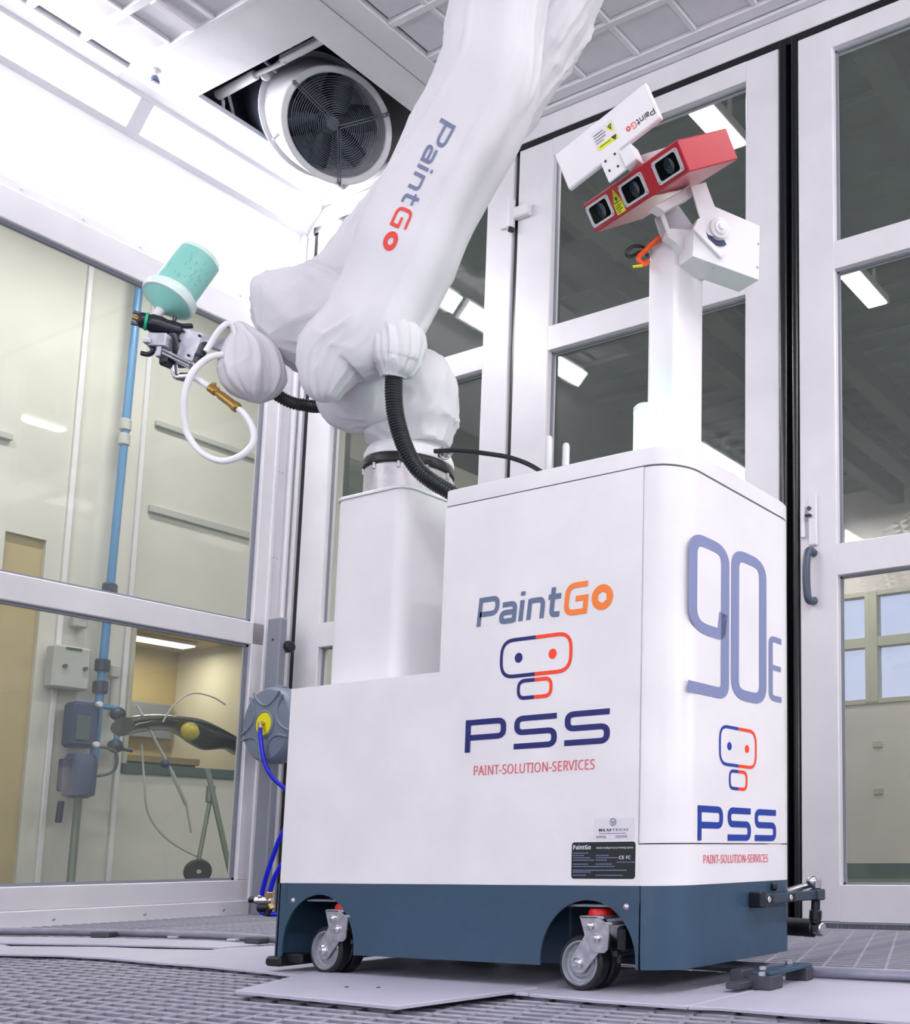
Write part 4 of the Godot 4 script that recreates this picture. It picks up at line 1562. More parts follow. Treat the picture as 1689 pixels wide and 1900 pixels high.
func repair_stand() -> void:
	var Z := -5.0
	var s := thing("panel_stand", "green-grey wheeled A-frame stand behind the glass holding a dark bumper", "stand", Vector3(2.35, -0.05, Z))
	var st := mb()
	rod(st, Vector3(2.31, 0.78, Z), Vector3(2.49, -0.04, Z + 0.1), 0.015, 10)
	obj("leg", st, M.stand_steel, s)
	st = mb()
	rod(st, Vector3(2.345, 0.64, Z), Vector3(2.27, 0.14, Z + 0.02), 0.012, 10)
	obj("leg", st, M.stand_steel, s)
	st = mb()
	bl(st, Vector3(2.32, 0.58, Z - 0.02), Vector3(2.36, 0.68, Z + 0.02), 0.006)
	obj("joint", st, M.stand_steel, s)
	st = mb()
	rod(st, Vector3(1.94, 1.12, Z - 0.1), Vector3(2.10, 0.75, Z), 0.008, 8)
	rod(st, Vector3(2.10, 0.75, Z), Vector3(2.2, 0.56, Z), 0.011, 8)
	rod(st, Vector3(2.2, 0.56, Z), Vector3(2.24, 0.4, Z), 0.006, 8)
	obj("support_arm", st, M.box_grey, s)
	st = mb()
	sphere(st, Vector3(2.06, 0.79, Z), 0.025)
	obj("clamp", st, M.unit_blue, s)
	var wl := Vector3(2.275, 0.175, Z + 0.03)
	st = mb()
	lathe(st, [Vector2(0.02, -0.02), Vector2(0.062, -0.02), Vector2(0.072, -0.012), Vector2(0.072, 0.012), Vector2(0.062, 0.02), Vector2(0.02, 0.02)], wl, Vector3(-0.3, 0, 1), 26)
	var whl := obj("wheel", st, M.tyre, s)
	st = mb()
	rod(st, wl, wl + Vector3(-0.01, 0, 0.03), 0.012, 10)
	obj("hub", st, M.box_grey, whl)
	# long dark bumper across the stand, with a yellow headlamp insert
	var b := thing("car_bumper", "glossy black car bumper with a yellow patch lying across the stand behind the glass", "bumper", Vector3(2.15, 0.98, Z))
	st = mb()
	var rings := []
	for i in 25:
		var t := i / 24.0
		var x := 1.84 + 0.72 * t
		var y := 1.02 + 0.06 * sin(PI * t) - 0.09 * pow(t, 5)
		var hh := 0.035 + 0.05 * exp(-pow((t - 0.72) / 0.14, 2.0)) + 0.02 * (1.0 - t)
		var ring := PackedVector3Array()
		for k in 14:
			var a := TAU * k / 14.0
			ring.append(Vector3(x, y - hh * 0.6 + hh * sin(a), Z - 0.05 + 0.12 * cos(a) * (0.5 + 0.5 * absf(cos(a))) - 0.12 * sin(PI * t)))
		rings.append(ring)
	skin(st, rings)
	obj("skin", st, M.car_black, b)
	st = mb()
	sphere(st, Vector3(2.21, 0.995, Z - 0.03), 0.055, Vector3(0.1, 0.2, 1), 0.7)
	obj("lamp_insert", st, M.car_yellow, b)
	st = mb()
	tube(st, spline([Vector3(2.03, 1.03, Z), Vector3(2.09, 1.14, Z), Vector3(2.2, 1.22, Z - 0.02), Vector3(2.34, 1.22, Z - 0.05), Vector3(2.46, 1.19, Z - 0.1)], 6), 0.005, 6)
	obj("trim_line", st, M.box_grey, b)
	# loose clear hose hanging below
	st = mb()
	tube(st, spline([Vector3(1.98, 0.9, Z - 0.1), Vector3(1.95, 0.7, Z), Vector3(1.99, 0.5, Z), Vector3(2.12, 0.35, Z), Vector3(2.33, 0.24, Z)], 8), 0.006, 6)
	single("clear_hose", st, M.box_grey, "thin pale hose hanging in a curve under the dark bumper", "hose")


# ---------------------------------------------------------------- the cart of the robot
func plan_outline(x0: float, x1: float, z0: float, z1: float, r_front: float, r_back: float) -> PackedVector2Array:
	var out := PackedVector2Array()
	for c in [[x1 - r_front, z1 - r_front, 0, r_front], [x0 + r_front, z1 - r_front, 1, r_front], [x0 + r_back, z0 + r_back, 2, r_back], [x1 - r_back, z0 + r_back, 3, r_back]]:
		if c[3] <= 0.0:
			out.append(Vector2(c[0], c[1]))
			continue
		var n := 12 if c[3] > 0.03 else 4
		for i in n + 1:
			var a: float = PI * 0.5 * (c[2] + float(i) / n)
			out.append(Vector2(c[0] + c[3] * cos(a), c[1] + c[3] * sin(a)))
	return out


func upright(st: SurfaceTool, plan: PackedVector2Array, y0: float, y1: float, b := 0.0) -> void:
	prism(st, plan, Vector3(0, y0, 0), Vector3.RIGHT, Vector3.BACK, Vector3(0, y1 - y0, 0), b, true)


func robot_cart() -> void:
	var W := 0.485
	var c := thing("robot_cart", "white wheeled robot cart with grey skirt and a large 90E on its front", "robot cart", Vector3(0.215, 0, -0.54))
	var st := mb()
	# L-shaped side body, and the lower front band with rounded corners
	var side := PackedVector2Array([Vector2(-1.089, 0.198), Vector2(-0.0755, 0.198), Vector2(-0.0755, 0.2745), Vector2(-0.0800, 0.2745), Vector2(-0.0800, 1.0105), Vector2(-0.611, 1.0105), Vector2(-0.611, 0.647), Vector2(-1.089, 0.647)])
	prism(st, side, Vector3(0.0, 0, 0), Vector3.BACK, Vector3.UP, Vector3(W, 0, 0))
	var band := plan_outline(0, W, -0.0755, 0, 0.075, 0.0)
	upright(st, band, 0.198, 0.2745)
	obj("side_body", st, M.cart_white, c)
	st = mb()
	upright(st, plan_outline(0, W, -0.0782, 0, 0.075, 0.0), 0.2768, 1.0085)
	obj("front_panel", st, M.cart_white, c)
	st = mb()
	upright(st, plan_outline(-0.001, W + 0.001, -0.612, 0.001, 0.078, 0.008), 1.0125, 1.05, 0.004)
	obj("lid", st, M.cart_white, c)
	# skirt: two side plates with round wheel arches, wrapped front, back corner posts
	for x in [0.0, W - 0.004]:
		var p := PackedVector2Array()
		p.append(Vector2(-0.072, 0.045))
		p.append(Vector2(-0.072, 0.1975))
		p.append(Vector2(-1.089, 0.1975))
		p.append(Vector2(-1.089, 0.03))
		p.append(Vector2(-1.072, 0.03))
		for a in [[-0.953, 0.117], [-0.1965, 0.1145]]:
			p.append(Vector2(a[0] - a[1], 0.045))
			for i in 25:
				var t := PI - PI * i / 24.0
				p.append(Vector2(a[0] + a[1] * cos(t), 0.056 + a[1] * sin(t)))
			p.append(Vector2(a[0] + a[1], 0.045))
		st = mb()
		prism(st, p, Vector3(x, 0, 0), Vector3.BACK, Vector3.UP, Vector3(0.004, 0, 0))
		obj("skirt_side", st, M.cart_grey, c)
	st = mb()
	var outer := plan_outline(0, W, -0.072, 0, 0.075, 0.0)
	upright(st, outer, 0.045, 0.1975)
	obj("skirt_front", st, M.cart_grey, c)
	st = mb()
	bl(st, Vector3(0.0, 0.03, -1.094), Vector3(W, 0.1975, -1.085))
	obj("skirt_back", st, M.cart_grey, c)
	st = mb()
	bl(st, Vector3(-0.0005, 0.165, -0.0737), Vector3(0.0005, 0.197, -0.0727))
	bl(st, Vector3(-0.0005, 0.15, -1.0640), Vector3(0.0005, 0.197, -1.0630))
	obj("skirt_joint", st, M.cart_grey_dark, c)
	for z in [-1.041, -0.105]:
		st = mb()
		sphere(st, Vector3(0.0, 0.159, z), 0.0065, Vector3.LEFT, 0.6, 12)
		obj("skirt_screw", st, M.zinc, c)
	# chassis: floor plate of the body, mounting plates over the casters, inner tray
	st = mb()
	bl(st, Vector3(0.006, 0.186, -1.083), Vector3(W - 0.006, 0.197, -0.075))
	bl(st, Vector3(0.12, 0.03, -0.80), Vector3(0.31, 0.186, -0.34), 0.004)
	bl(st, Vector3(0.17, 0.08, -1.06), Vector3(0.26, 0.186, -0.80), 0.004)
	obj("chassis", st, M.cart_grey, c)
	st = mb()
	bl(st, Vector3(0.01, 0.0185, -1.10), Vector3(0.05, 0.04, -1.015), 0.004)
	bl(st, Vector3(0.38, 0.0185, -1.10), Vector3(0.42, 0.04, -1.015), 0.004)
	bl(st, Vector3(-0.012, 0.012, -1.112), Vector3(W + 0.012, 0.034, -1.06), 0.006)
	obj("rubber_bumper", st, M.black_rubber, c)
	for z in [-0.953, -0.1965]:
		st = mb()
		bl(st, Vector3(0.012, 0.157, z - 0.058), Vector3(0.115, 0.162, z + 0.052), 0.001)
		obj("caster_plate", st, M.hub_grey, c)
		st = mb()
		bl(st, Vector3(W - 0.115, 0.157, z - 0.058), Vector3(W - 0.012, 0.162, z + 0.052), 0.001)
		obj("caster_plate", st, M.hub_grey, c)
	# casters
	var first := caster(c)
	first.position = Vector3(0.004, 0.0, -0.2165) - c.position
	for p in [Vector3(0.004, 0, -0.9315), Vector3(W - 0.068, 0, -0.2165), Vector3(W - 0.068, 0, -0.9315)]:
		var k := first.duplicate()
		k.name = "caster"
		c.add_child(k, true)
		k.position = p - c.position
	# pedestal of the arm on the low rear part
	st = mb()
	upright(st, plan_outline(0.07, 0.33, -1.068, -0.822, 0.035, 0.035), 0.6475, 1.117)
	obj("pedestal", st, M.cart_white, c)
	st = mb()
	upright(st, plan_outline(0.066, 0.334, -1.072, -0.818, 0.038, 0.038), 1.1175, 1.126, 0.003)
	obj("pedestal_cap", st, M.cart_white, c)
	# mast for the scanner, two antennas
	st = mb()
	upright(st, plan_outline(0.16, 0.27, -0.199, -0.121, 0.012, 0.012), 1.05, 1.585)
	obj("mast", st, M.cart_white, c)
	st = mb()
	upright(st, plan_outline(0.156, 0.274, -0.203, -0.117, 0.008, 0.008), 1.585, 1.595, 0.002)
	obj("mast_cap", st, M.cart_white, c)
	for p in [[Vector3(0.3, 1.05, -0.596), 1.282], [Vector3(0.3, 1.05, -0.541), 1.253]]:
		st = mb()
		lathe(st, [Vector2(0.0085, 0), Vector2(0.0085, p[1] - 1.06), Vector2(0.006, p[1] - 1.053), Vector2(0.0, p[1] - 1.05)], p[0], Vector3.UP, 16)
		obj("antenna", st, M.sticker_white, c)
	# print on the long side (x = 0, read along +z) and on the front (z = 0, read along +x)
	var U := Vector3(0, 0, 1)
	word_mark(c, flat_at(Vector3(0, 0.734, -0.503), U * 0.0625, Vector3.UP * 0.0605), M.ink_grey, M.ink_orange, 0.185)
	robot_sign(c, Vector3(0, 0.575, -0.3435), U, 1.0, M.ink_navy, M.ink_redorange)
	three_letters(c, flat_at(Vector3(0, 0.469, -0.5285), U * 0.1135, Vector3.UP * 0.068), M.ink_navy, 0.17)
	line_of_text(c, "printed_slogan", "PAINT-SOLUTION-SERVICES", M.ink_pink, Vector3(-0.0003, 0.4205, -0.501), U, Vector3.UP, 0.315, 0.0195)
	var X := Vector3(1, 0, 0)
	number_90e(c)
	robot_sign(c, Vector3(0.2245, 0.3885, 0), X, 0.81, M.ink_blue, M.ink_redorange)
	three_letters(c, flat_at(Vector3(0.078, 0.2815, 0), X * 0.0905, Vector3.UP * 0.067), M.ink_blue, 0.19)
	line_of_text(c, "printed_slogan", "PAINT-SOLUTION-SERVICES", M.ink_pink, Vector3(0.099, 0.2375, 0.0003), X, Vector3.UP, 0.245, 0.0165)
	type_plates(c)
	# swinging tow arm on the front face: clamp, flat bar, rods and roller
	st = mb()
	bl(st, Vector3(0.266, 0.146, 0.0), Vector3(0.289, 0.178, 0.03), 0.003)
	obj("tow_clamp", st, M.black_plastic, c)
	st = mb()
	bl(st, Vector3(0.285, 0.1515, 0.014), Vector3(0.545, 0.1725, 0.026), 0.002)
	bl(st, Vector3(0.515, 0.1495, 0.006), Vector3(0.547, 0.1745, 0.034), 0.003)
	obj("tow_bar", st, M.cart_grey_dark, c)
	for x in [0.302, 0.395]:
		st = mb()
		rod(st, Vector3(x, 0.161, 0.026), Vector3(x, 0.161, 0.030), 0.0065, 12, 0.001)
		obj("tow_screw", st, M.bright_steel, c)
		st = mb()
		rod(st, Vector3(x + 0.014, 0.161, 0.0255), Vector3(x + 0.014, 0.161, 0.0275), 0.008, 12)
		obj("tow_slot", st, M.ink_black, c)
	st = mb()
	rod(st, Vector3(0.529, 0.15, 0.018), Vector3(0.527, 0.098, 0.016), 0.0105, 14, 0.002)
	rod(st, Vector3(0.5285, 0.128, 0.018), Vector3(0.5275, 0.105, 0.0165), 0.0145, 14, 0.002)
	obj("tow_stem", st, M.black_plastic, c)
	st = mb()
	rod(st, Vector3(0.528, 0.174, 0.02), Vector3(0.528, 0.196, 0.02), 0.012, 8, 0.003)
	rod(st, Vector3(0.528, 0.189, 0.02), Vector3(0.49, 0.166, -0.05), 0.0075, 12)
	sphere(st, Vector3(0.521, 0.192, 0.012), 0.0135)
	obj("tow_rod", st, M.bright_steel, c)
	st = mb()
	rod(st, Vector3(0.535, 0.087, 0.012), Vector3(0.545, 0.0905, -0.10), 0.0205, 24, 0.003)
	obj("tow_roller", st, M.black_rubber, c)
	st = mb()
	rod(st, Vector3(0.533, 0.086, 0.034), Vector3(0.535, 0.087, 0.011), 0.0165, 6, 0.003)
	obj("tow_nut", st, M.bright_steel, c)
	st = mb()
	bl(st, Vector3(0.355, 0.176, 0.0), Vector3(0.37, 0.196, 0.012), 0.005)
	obj("tow_stop", st, M.black_plastic, c)
	# signal beacon on the lid
	var b := thing("signal_beacon", "round green-white glowing signal lamp on the front corner of the cart lid", "signal lamp", Vector3(0.08, 1.05, -0.13))
	st = mb()
	lathe(st, [Vector2(0.033, 0), Vector2(0.033, 0.01), Vector2(0.03, 0.014), Vector2(0.03, 0.02), Vector2(0.0, 0.02)], b.position, Vector3.UP, 32)
	obj("base", st, M.cart_white, b)
	st = mb()
	lathe(st, [Vector2(0.0, 0.0205), Vector2(0.0305, 0.0205), Vector2(0.0305, 0.107), Vector2(0.0, 0.107)], b.position, Vector3.UP, 32, false)
	obj("lens", st, M.beacon_glow, b)
	st = mb()
	lathe(st, [Vector2(0.0, 0.1075), Vector2(0.0312, 0.1075), Vector2(0.0312, 0.118), Vector2(0.027, 0.123), Vector2(0.0, 0.124)], b.position, Vector3.UP, 32, false)
	obj("cap", st, M.beacon_rim, b)
	var l := OmniLight3D.new()
	l.name = "beacon_light"
	add_child(l)
	l.position = b.position + Vector3(0, 0.064, 0)
	l.light_energy = 0.02
	l.light_color = Color(0.45, 1.0, 0.75)
	l.light_size = 0.028
	l.omni_range = 12.0
	l.omni_attenuation = 2.0
	l.shadow_enabled = true


func caster(parent: Node3D) -> MeshInstance3D:
	# local axes: outer wheel face at x = 0, axle at (0, 0.052, 0)
	var A := Vector3.RIGHT
	var st := mb()
	var low := PackedVector2Array([Vector2(-0.006, 0.034), Vector2(0.012, 0.034), Vector2(0.058, 0.082), Vector2(0.06, 0.105), Vector2(0.016, 0.107), Vector2(-0.016, 0.062), Vector2(-0.018, 0.05)])
	prism(st, low, Vector3(-0.0015, 0, 0), Vector3.BACK, Vector3.UP, Vector3(-0.003, 0, 0), 0.0008)
	var up := PackedVector2Array([Vector2(0.004, 0.140), Vector2(0.016, 0.107), Vector2(0.03, 0.078), Vector2(0.04, 0.073), Vector2(0.064, 0.073), Vector2(0.072, 0.08), Vector2(0.076, 0.122), Vector2(0.062, 0.132), Vector2(0.045, 0.140)])
	prism(st, up, Vector3(-0.004, 0, 0), Vector3.BACK, Vector3.UP, Vector3(-0.004, 0, 0), 0.001)
	prism(st, up, Vector3(0.072, 0, 0), Vector3.BACK, Vector3.UP, Vector3(-0.004, 0, 0), 0.001)
	bx(st, Vector3(0.032, 0.138, 0.032), Vector3(0.08, 0.006, 0.058), 0.002)
	bx(st, Vector3(0.032, 0.127, 0.07), Vector3(0.08, 0.006, 0.022), 0.002)
	var fork := part("caster", st, M.zinc, parent)
	st = mb()
	lathe(st, [Vector2(0.026, 0.0), Vector2(0.026, 0.006), Vector2(0.022, 0.012), Vector2(0.0, 0.013)], Vector3(0.032, 0.1415, 0.026), Vector3.UP, 28)
	part("swivel_cap", st, M.cap_red, fork)
	for x in [0.0, 0.036]:
		st = mb()
		lathe(st, [Vector2(0.042, 0.001), Vector2(0.049, 0.001), Vector2(0.052, 0.005), Vector2(0.052, 0.025), Vector2(0.049, 0.029), Vector2(0.042, 0.029)], Vector3(x, 0.052, 0), A, 48, false)
		part("tyre", st, M.tyre, fork)
		st = mb()
		lathe(st, [Vector2(0.0, 0.004), Vector2(0.026, 0.004), Vector2(0.031, 0.008), Vector2(0.036, 0.007), Vector2(0.0385, 0.001), Vector2(0.0425, 0.0), Vector2(0.0425, 0.03), Vector2(0.0, 0.03)], Vector3(x, 0.052, 0), A, 48, false)
		part("wheel", st, M.hub_grey, fork)
		st = mb()
		lathe(st, [Vector2(0.0392, 0.0012), Vector2(0.0398, -0.0008), Vector2(0.0418, -0.0008), Vector2(0.0425, 0.0012)], Vector3(x, 0.052, 0), A, 48, false)
		part("rim", st, M.bright_steel, fork)
	for p in [[Vector3(-0.003, 0.052, 0.0), 0.0115], [Vector3(-0.007, 0.1, 0.047), 0.009], [Vector3(-0.007, 0.123, 0.032), 0.008]]:
		st = mb()
		lathe(st, [Vector2(p[1], 0), Vector2(p[1], -0.004), Vector2(p[1] * 0.75, -0.006), Vector2(p[1] * 0.6, -0.009), Vector2(0.0, -0.010)], p[0], A, 12, false)
		part("bolt", st, M.bright_steel, fork)
	st = mb()
	bx(st, Vector3(0.032, 0.098, 0.088), Vector3(0.05, 0.05, 0.02), 0.006)
	rod(st, Vector3(0.0, 0.072, 0.085), Vector3(0.06, 0.072, 0.085), 0.006, 8)
	bx(st, Vector3(0.01, 0.062, 0.088), Vector3(0.012, 0.02, 0.01), 0.003)
	part("brake_pedal", st, M.black_plastic, fork)
	return fork


# outline face of a robot: rounded head with two eyes over a small rounded mouth, left half blue, right half orange
func robot_sign(c: Node3D, o: Vector3, u: Vector3, k: float, blue: Material, orange: Material) -> void:
	var at := flat_at(o, u * k, Vector3.UP * k)
	var kx := 1.0 if k > 0.9 else 0.93
	var ky := 1.0 if k > 0.9 else 1.24
	for s in [-1.0, 1.0]:
		var st := mb()
		stroke(st, bend([[0.0, 0.121 * ky], [s * 0.092 * kx, 0.121 * ky, 0.032], [s * 0.092 * kx, 0.045 * ky, 0.032], [0.0, 0.045 * ky]]), 0.0078, at)
		obj("printed_head", st, blue if s < 0 else orange, c)
		st = mb()
		stroke(st, bend([[0.0, 0.0335 * ky], [s * 0.043 * kx, 0.0335 * ky, 0.016], [s * 0.043 * kx, -0.002, 0.016], [0.0, -0.002]]), 0.0078, at)
		obj("printed_mouth", st, blue if s < 0 else orange, c)
		st = mb()
		for i in 24:
			var e := Vector2(s * 0.045 * kx, 0.0825 * ky)
			var p: Array = at.call(e)
			tri(st, p[0], at.call(e + Vector2(cos(TAU * i / 24.0), sin(TAU * i / 24.0)) * 0.0105)[0], at.call(e + Vector2(cos(TAU * (i + 1) / 24.0), sin(TAU * (i + 1) / 24.0)) * 0.0105)[0], p[1])
		obj("printed_eye", st, blue if s < 0 else orange, c)


func three_letters(c: Node3D, at: Callable, m: Material, w: float) -> void:
	var st := mb()
	var h := w * 0.5
	var K := 1.33
	var sq := func(raw: Array) -> PackedVector2Array:
		var wide := []
		for p in raw:
			var q: Array = p.duplicate()
			q[0] *= K
			wide.append(q)
		return bend(wide)
	var e := h / K
	stroke(st, sq.call([[e, 0.0], [e, 0.999]]), w, at, false, 1.0 / K)
	stroke(st, sq.call([[0.0, 1.0 - h], [0.99 - e, 1.0 - h, 0.19], [0.99 - e, 0.5 - h * 0.6, 0.19], [0.04, 0.5 - h * 0.6]]), w, at, false, 1.0 / K)
	obj("printed_letter", st, m, c)
	for x in [1.18, 2.34]:
		st = mb()
		stroke(st, sq.call([[x + 0.98, 1.0 - h], [x + e, 1.0 - h, 0.19], [x + e, 0.5, 0.19], [x + 0.99 - e, 0.5, 0.19], [x + 0.99 - e, h, 0.19], [x, h]]), w, at, false, 1.0 / K)
		obj("printed_letter", st, m, c)


func number_90e(c: Node3D) -> void:
	var st := mb()
	var at := flat_at(Vector3(0, 0, 0), Vector3(1.35, 0, 0), Vector3.UP)
	var q := 1.0 / 1.35
	var w := 0.0225
	# 9
	stroke(st, bend([[0.042 * q, 0.575], [0.172 * q, 0.575, 0.02], [0.172 * q, 0.872, 0.03], [0.055 * q, 0.872, 0.03], [0.055 * q, 0.695, 0.04], [0.158 * q, 0.695, 0.01], [0.166 * q, 0.74]]), w, at)
	obj("printed_numeral", st, M.ink_lilac, c)
	st = mb()
	stroke(st, bend([[0.21 * q, 0.878, 0.03], [0.323 * q, 0.878, 0.03], [0.323 * q, 0.582, 0.03], [0.21 * q, 0.582, 0.03]], true), w, at, true)
	obj("printed_numeral", st, M.ink_lilac, c)
	st = mb()
	stroke(st, bend([[0.404 * q, 0.7235], [0.357 * q, 0.7235, 0.012], [0.357 * q, 0.592, 0.012], [0.404 * q, 0.592]]), 0.0125, at)
	stroke(st, bend([[0.362 * q, 0.66], [0.402 * q, 0.66]]), 0.0115, at)
	obj("printed_letter", st, M.ink_lilac, c)


func type_plates(c: Node3D) -> void:
	var U := Vector3(0, 0, 1)
	var V := Vector3.UP
	var st := mb()
	prism(st, rrect(0.152, 0.0695, 0.006), Vector3(0, 0.2455, -0.1615), U, V, Vector3(-0.0006, 0, 0))
	var p := obj("type_plate", st, M.sticker_black, c)
	p.set_meta("label", "black type plate with white print")
	var x := -0.0007
	line_of_text(p, "plate_print", "PaintGo", M.ink_white, Vector3(x, 0.2665, -0.2335), U, V, 0.043, 0.009, true)
	line_of_text(p, "plate_print", "Mobile Intelligent Spray Painting System", M.ink_white, Vector3(x, 0.2665, -0.177), U, V, 0.087, 0.0045)
	line_of_text(p, "plate_print", "CE", M.ink_white, Vector3(x, 0.2475, -0.123), U, V, 0.012, 0.0065, true)
	line_of_text(p, "plate_print", "FC", M.ink_white, Vector3(x, 0.2475, -0.106), U, V, 0.010, 0.0065, true)
	# rows of print too small to read
	st = mb()
	var rows := [[0.2585, -0.2335, 0.033], [0.254, -0.2335, 0.024], [0.2495, -0.2335, 0.041], [0.245, -0.2335, 0.047], [0.254, -0.178, 0.03], [0.2495, -0.178, 0.048], [0.245, -0.178, 0.023], [0.2375, -0.2335, 0.036], [0.2375, -0.178, 0.038], [0.233, -0.2335, 0.1], [0.226, -0.2335, 0.128], [0.2225, -0.2335, 0.045], [0.2165, -0.2335, 0.032], [0.2165, -0.178, 0.064], [0.241, -0.128, 0.036]]
	for r in rows:
		var z: float = r[1]
		while z < r[1] + r[2]:
			var l := 0.002 + 0.005 * rng.randf()
			bl(st, Vector3(x - 0.0004, r[0], z), Vector3(x + 0.0002, r[0] + 0.0019, z + l))
			z += l + 0.0012
	obj("plate_rows", st, M.ink_soft, p)
	st = mb()
	prism(st, rrect(0.097, 0.041, 0.002), Vector3(0, 0.3045, -0.137), U, V, Vector3(-0.0005, 0, 0))
	p = obj("address_sticker", st, M.sticker_white, c)
	p.set_meta("label", "white sticker with grey round emblem and lettering")
	line_of_text(p, "sticker_print", "BLU", M.ink_black, Vector3(x, 0.3005, -0.172), U, V, 0.029, 0.0048, true)
	line_of_text(p, "sticker_print", "TECH", M.ink_soft, Vector3(x, 0.3005, -0.141), U, V, 0.038, 0.0048)
	st = mb()
	var at := flat_at(Vector3(x, 0.3175, -0.1385), U * 0.0068, V * 0.0068)
	var circle := PackedVector2Array()
	for i in 20:
		circle.append(Vector2(cos(TAU * i / 20.0), sin(TAU * i / 20.0)))
	stroke(st, circle, 0.22, at, true)
	stroke(st, PackedVector2Array([Vector2(-0.6, 0.4), Vector2(0, -0.35), Vector2(0.6, 0.4)]), 0.3, at)
	stroke(st, PackedVector2Array([Vector2(0, -0.4), Vector2(0, -0.95)]), 0.25, at)
	for r in [[0.2955, -0.171, 0.064], [0.2905, -0.178, 0.022], [0.288, -0.178, 0.024], [0.2905, -0.132, 0.024], [0.288, -0.132, 0.026]]:
		var z: float = r[1]
		while z < r[1] + r[2]:
			var l := 0.002 + 0.004 * rng.randf()
			bl(st, Vector3(x - 0.0003, r[0], z), Vector3(x + 0.0002, r[0] + 0.0014, z + l))
			z += l + 0.001
	obj("sticker_rows", st, M.ink_soft, p)


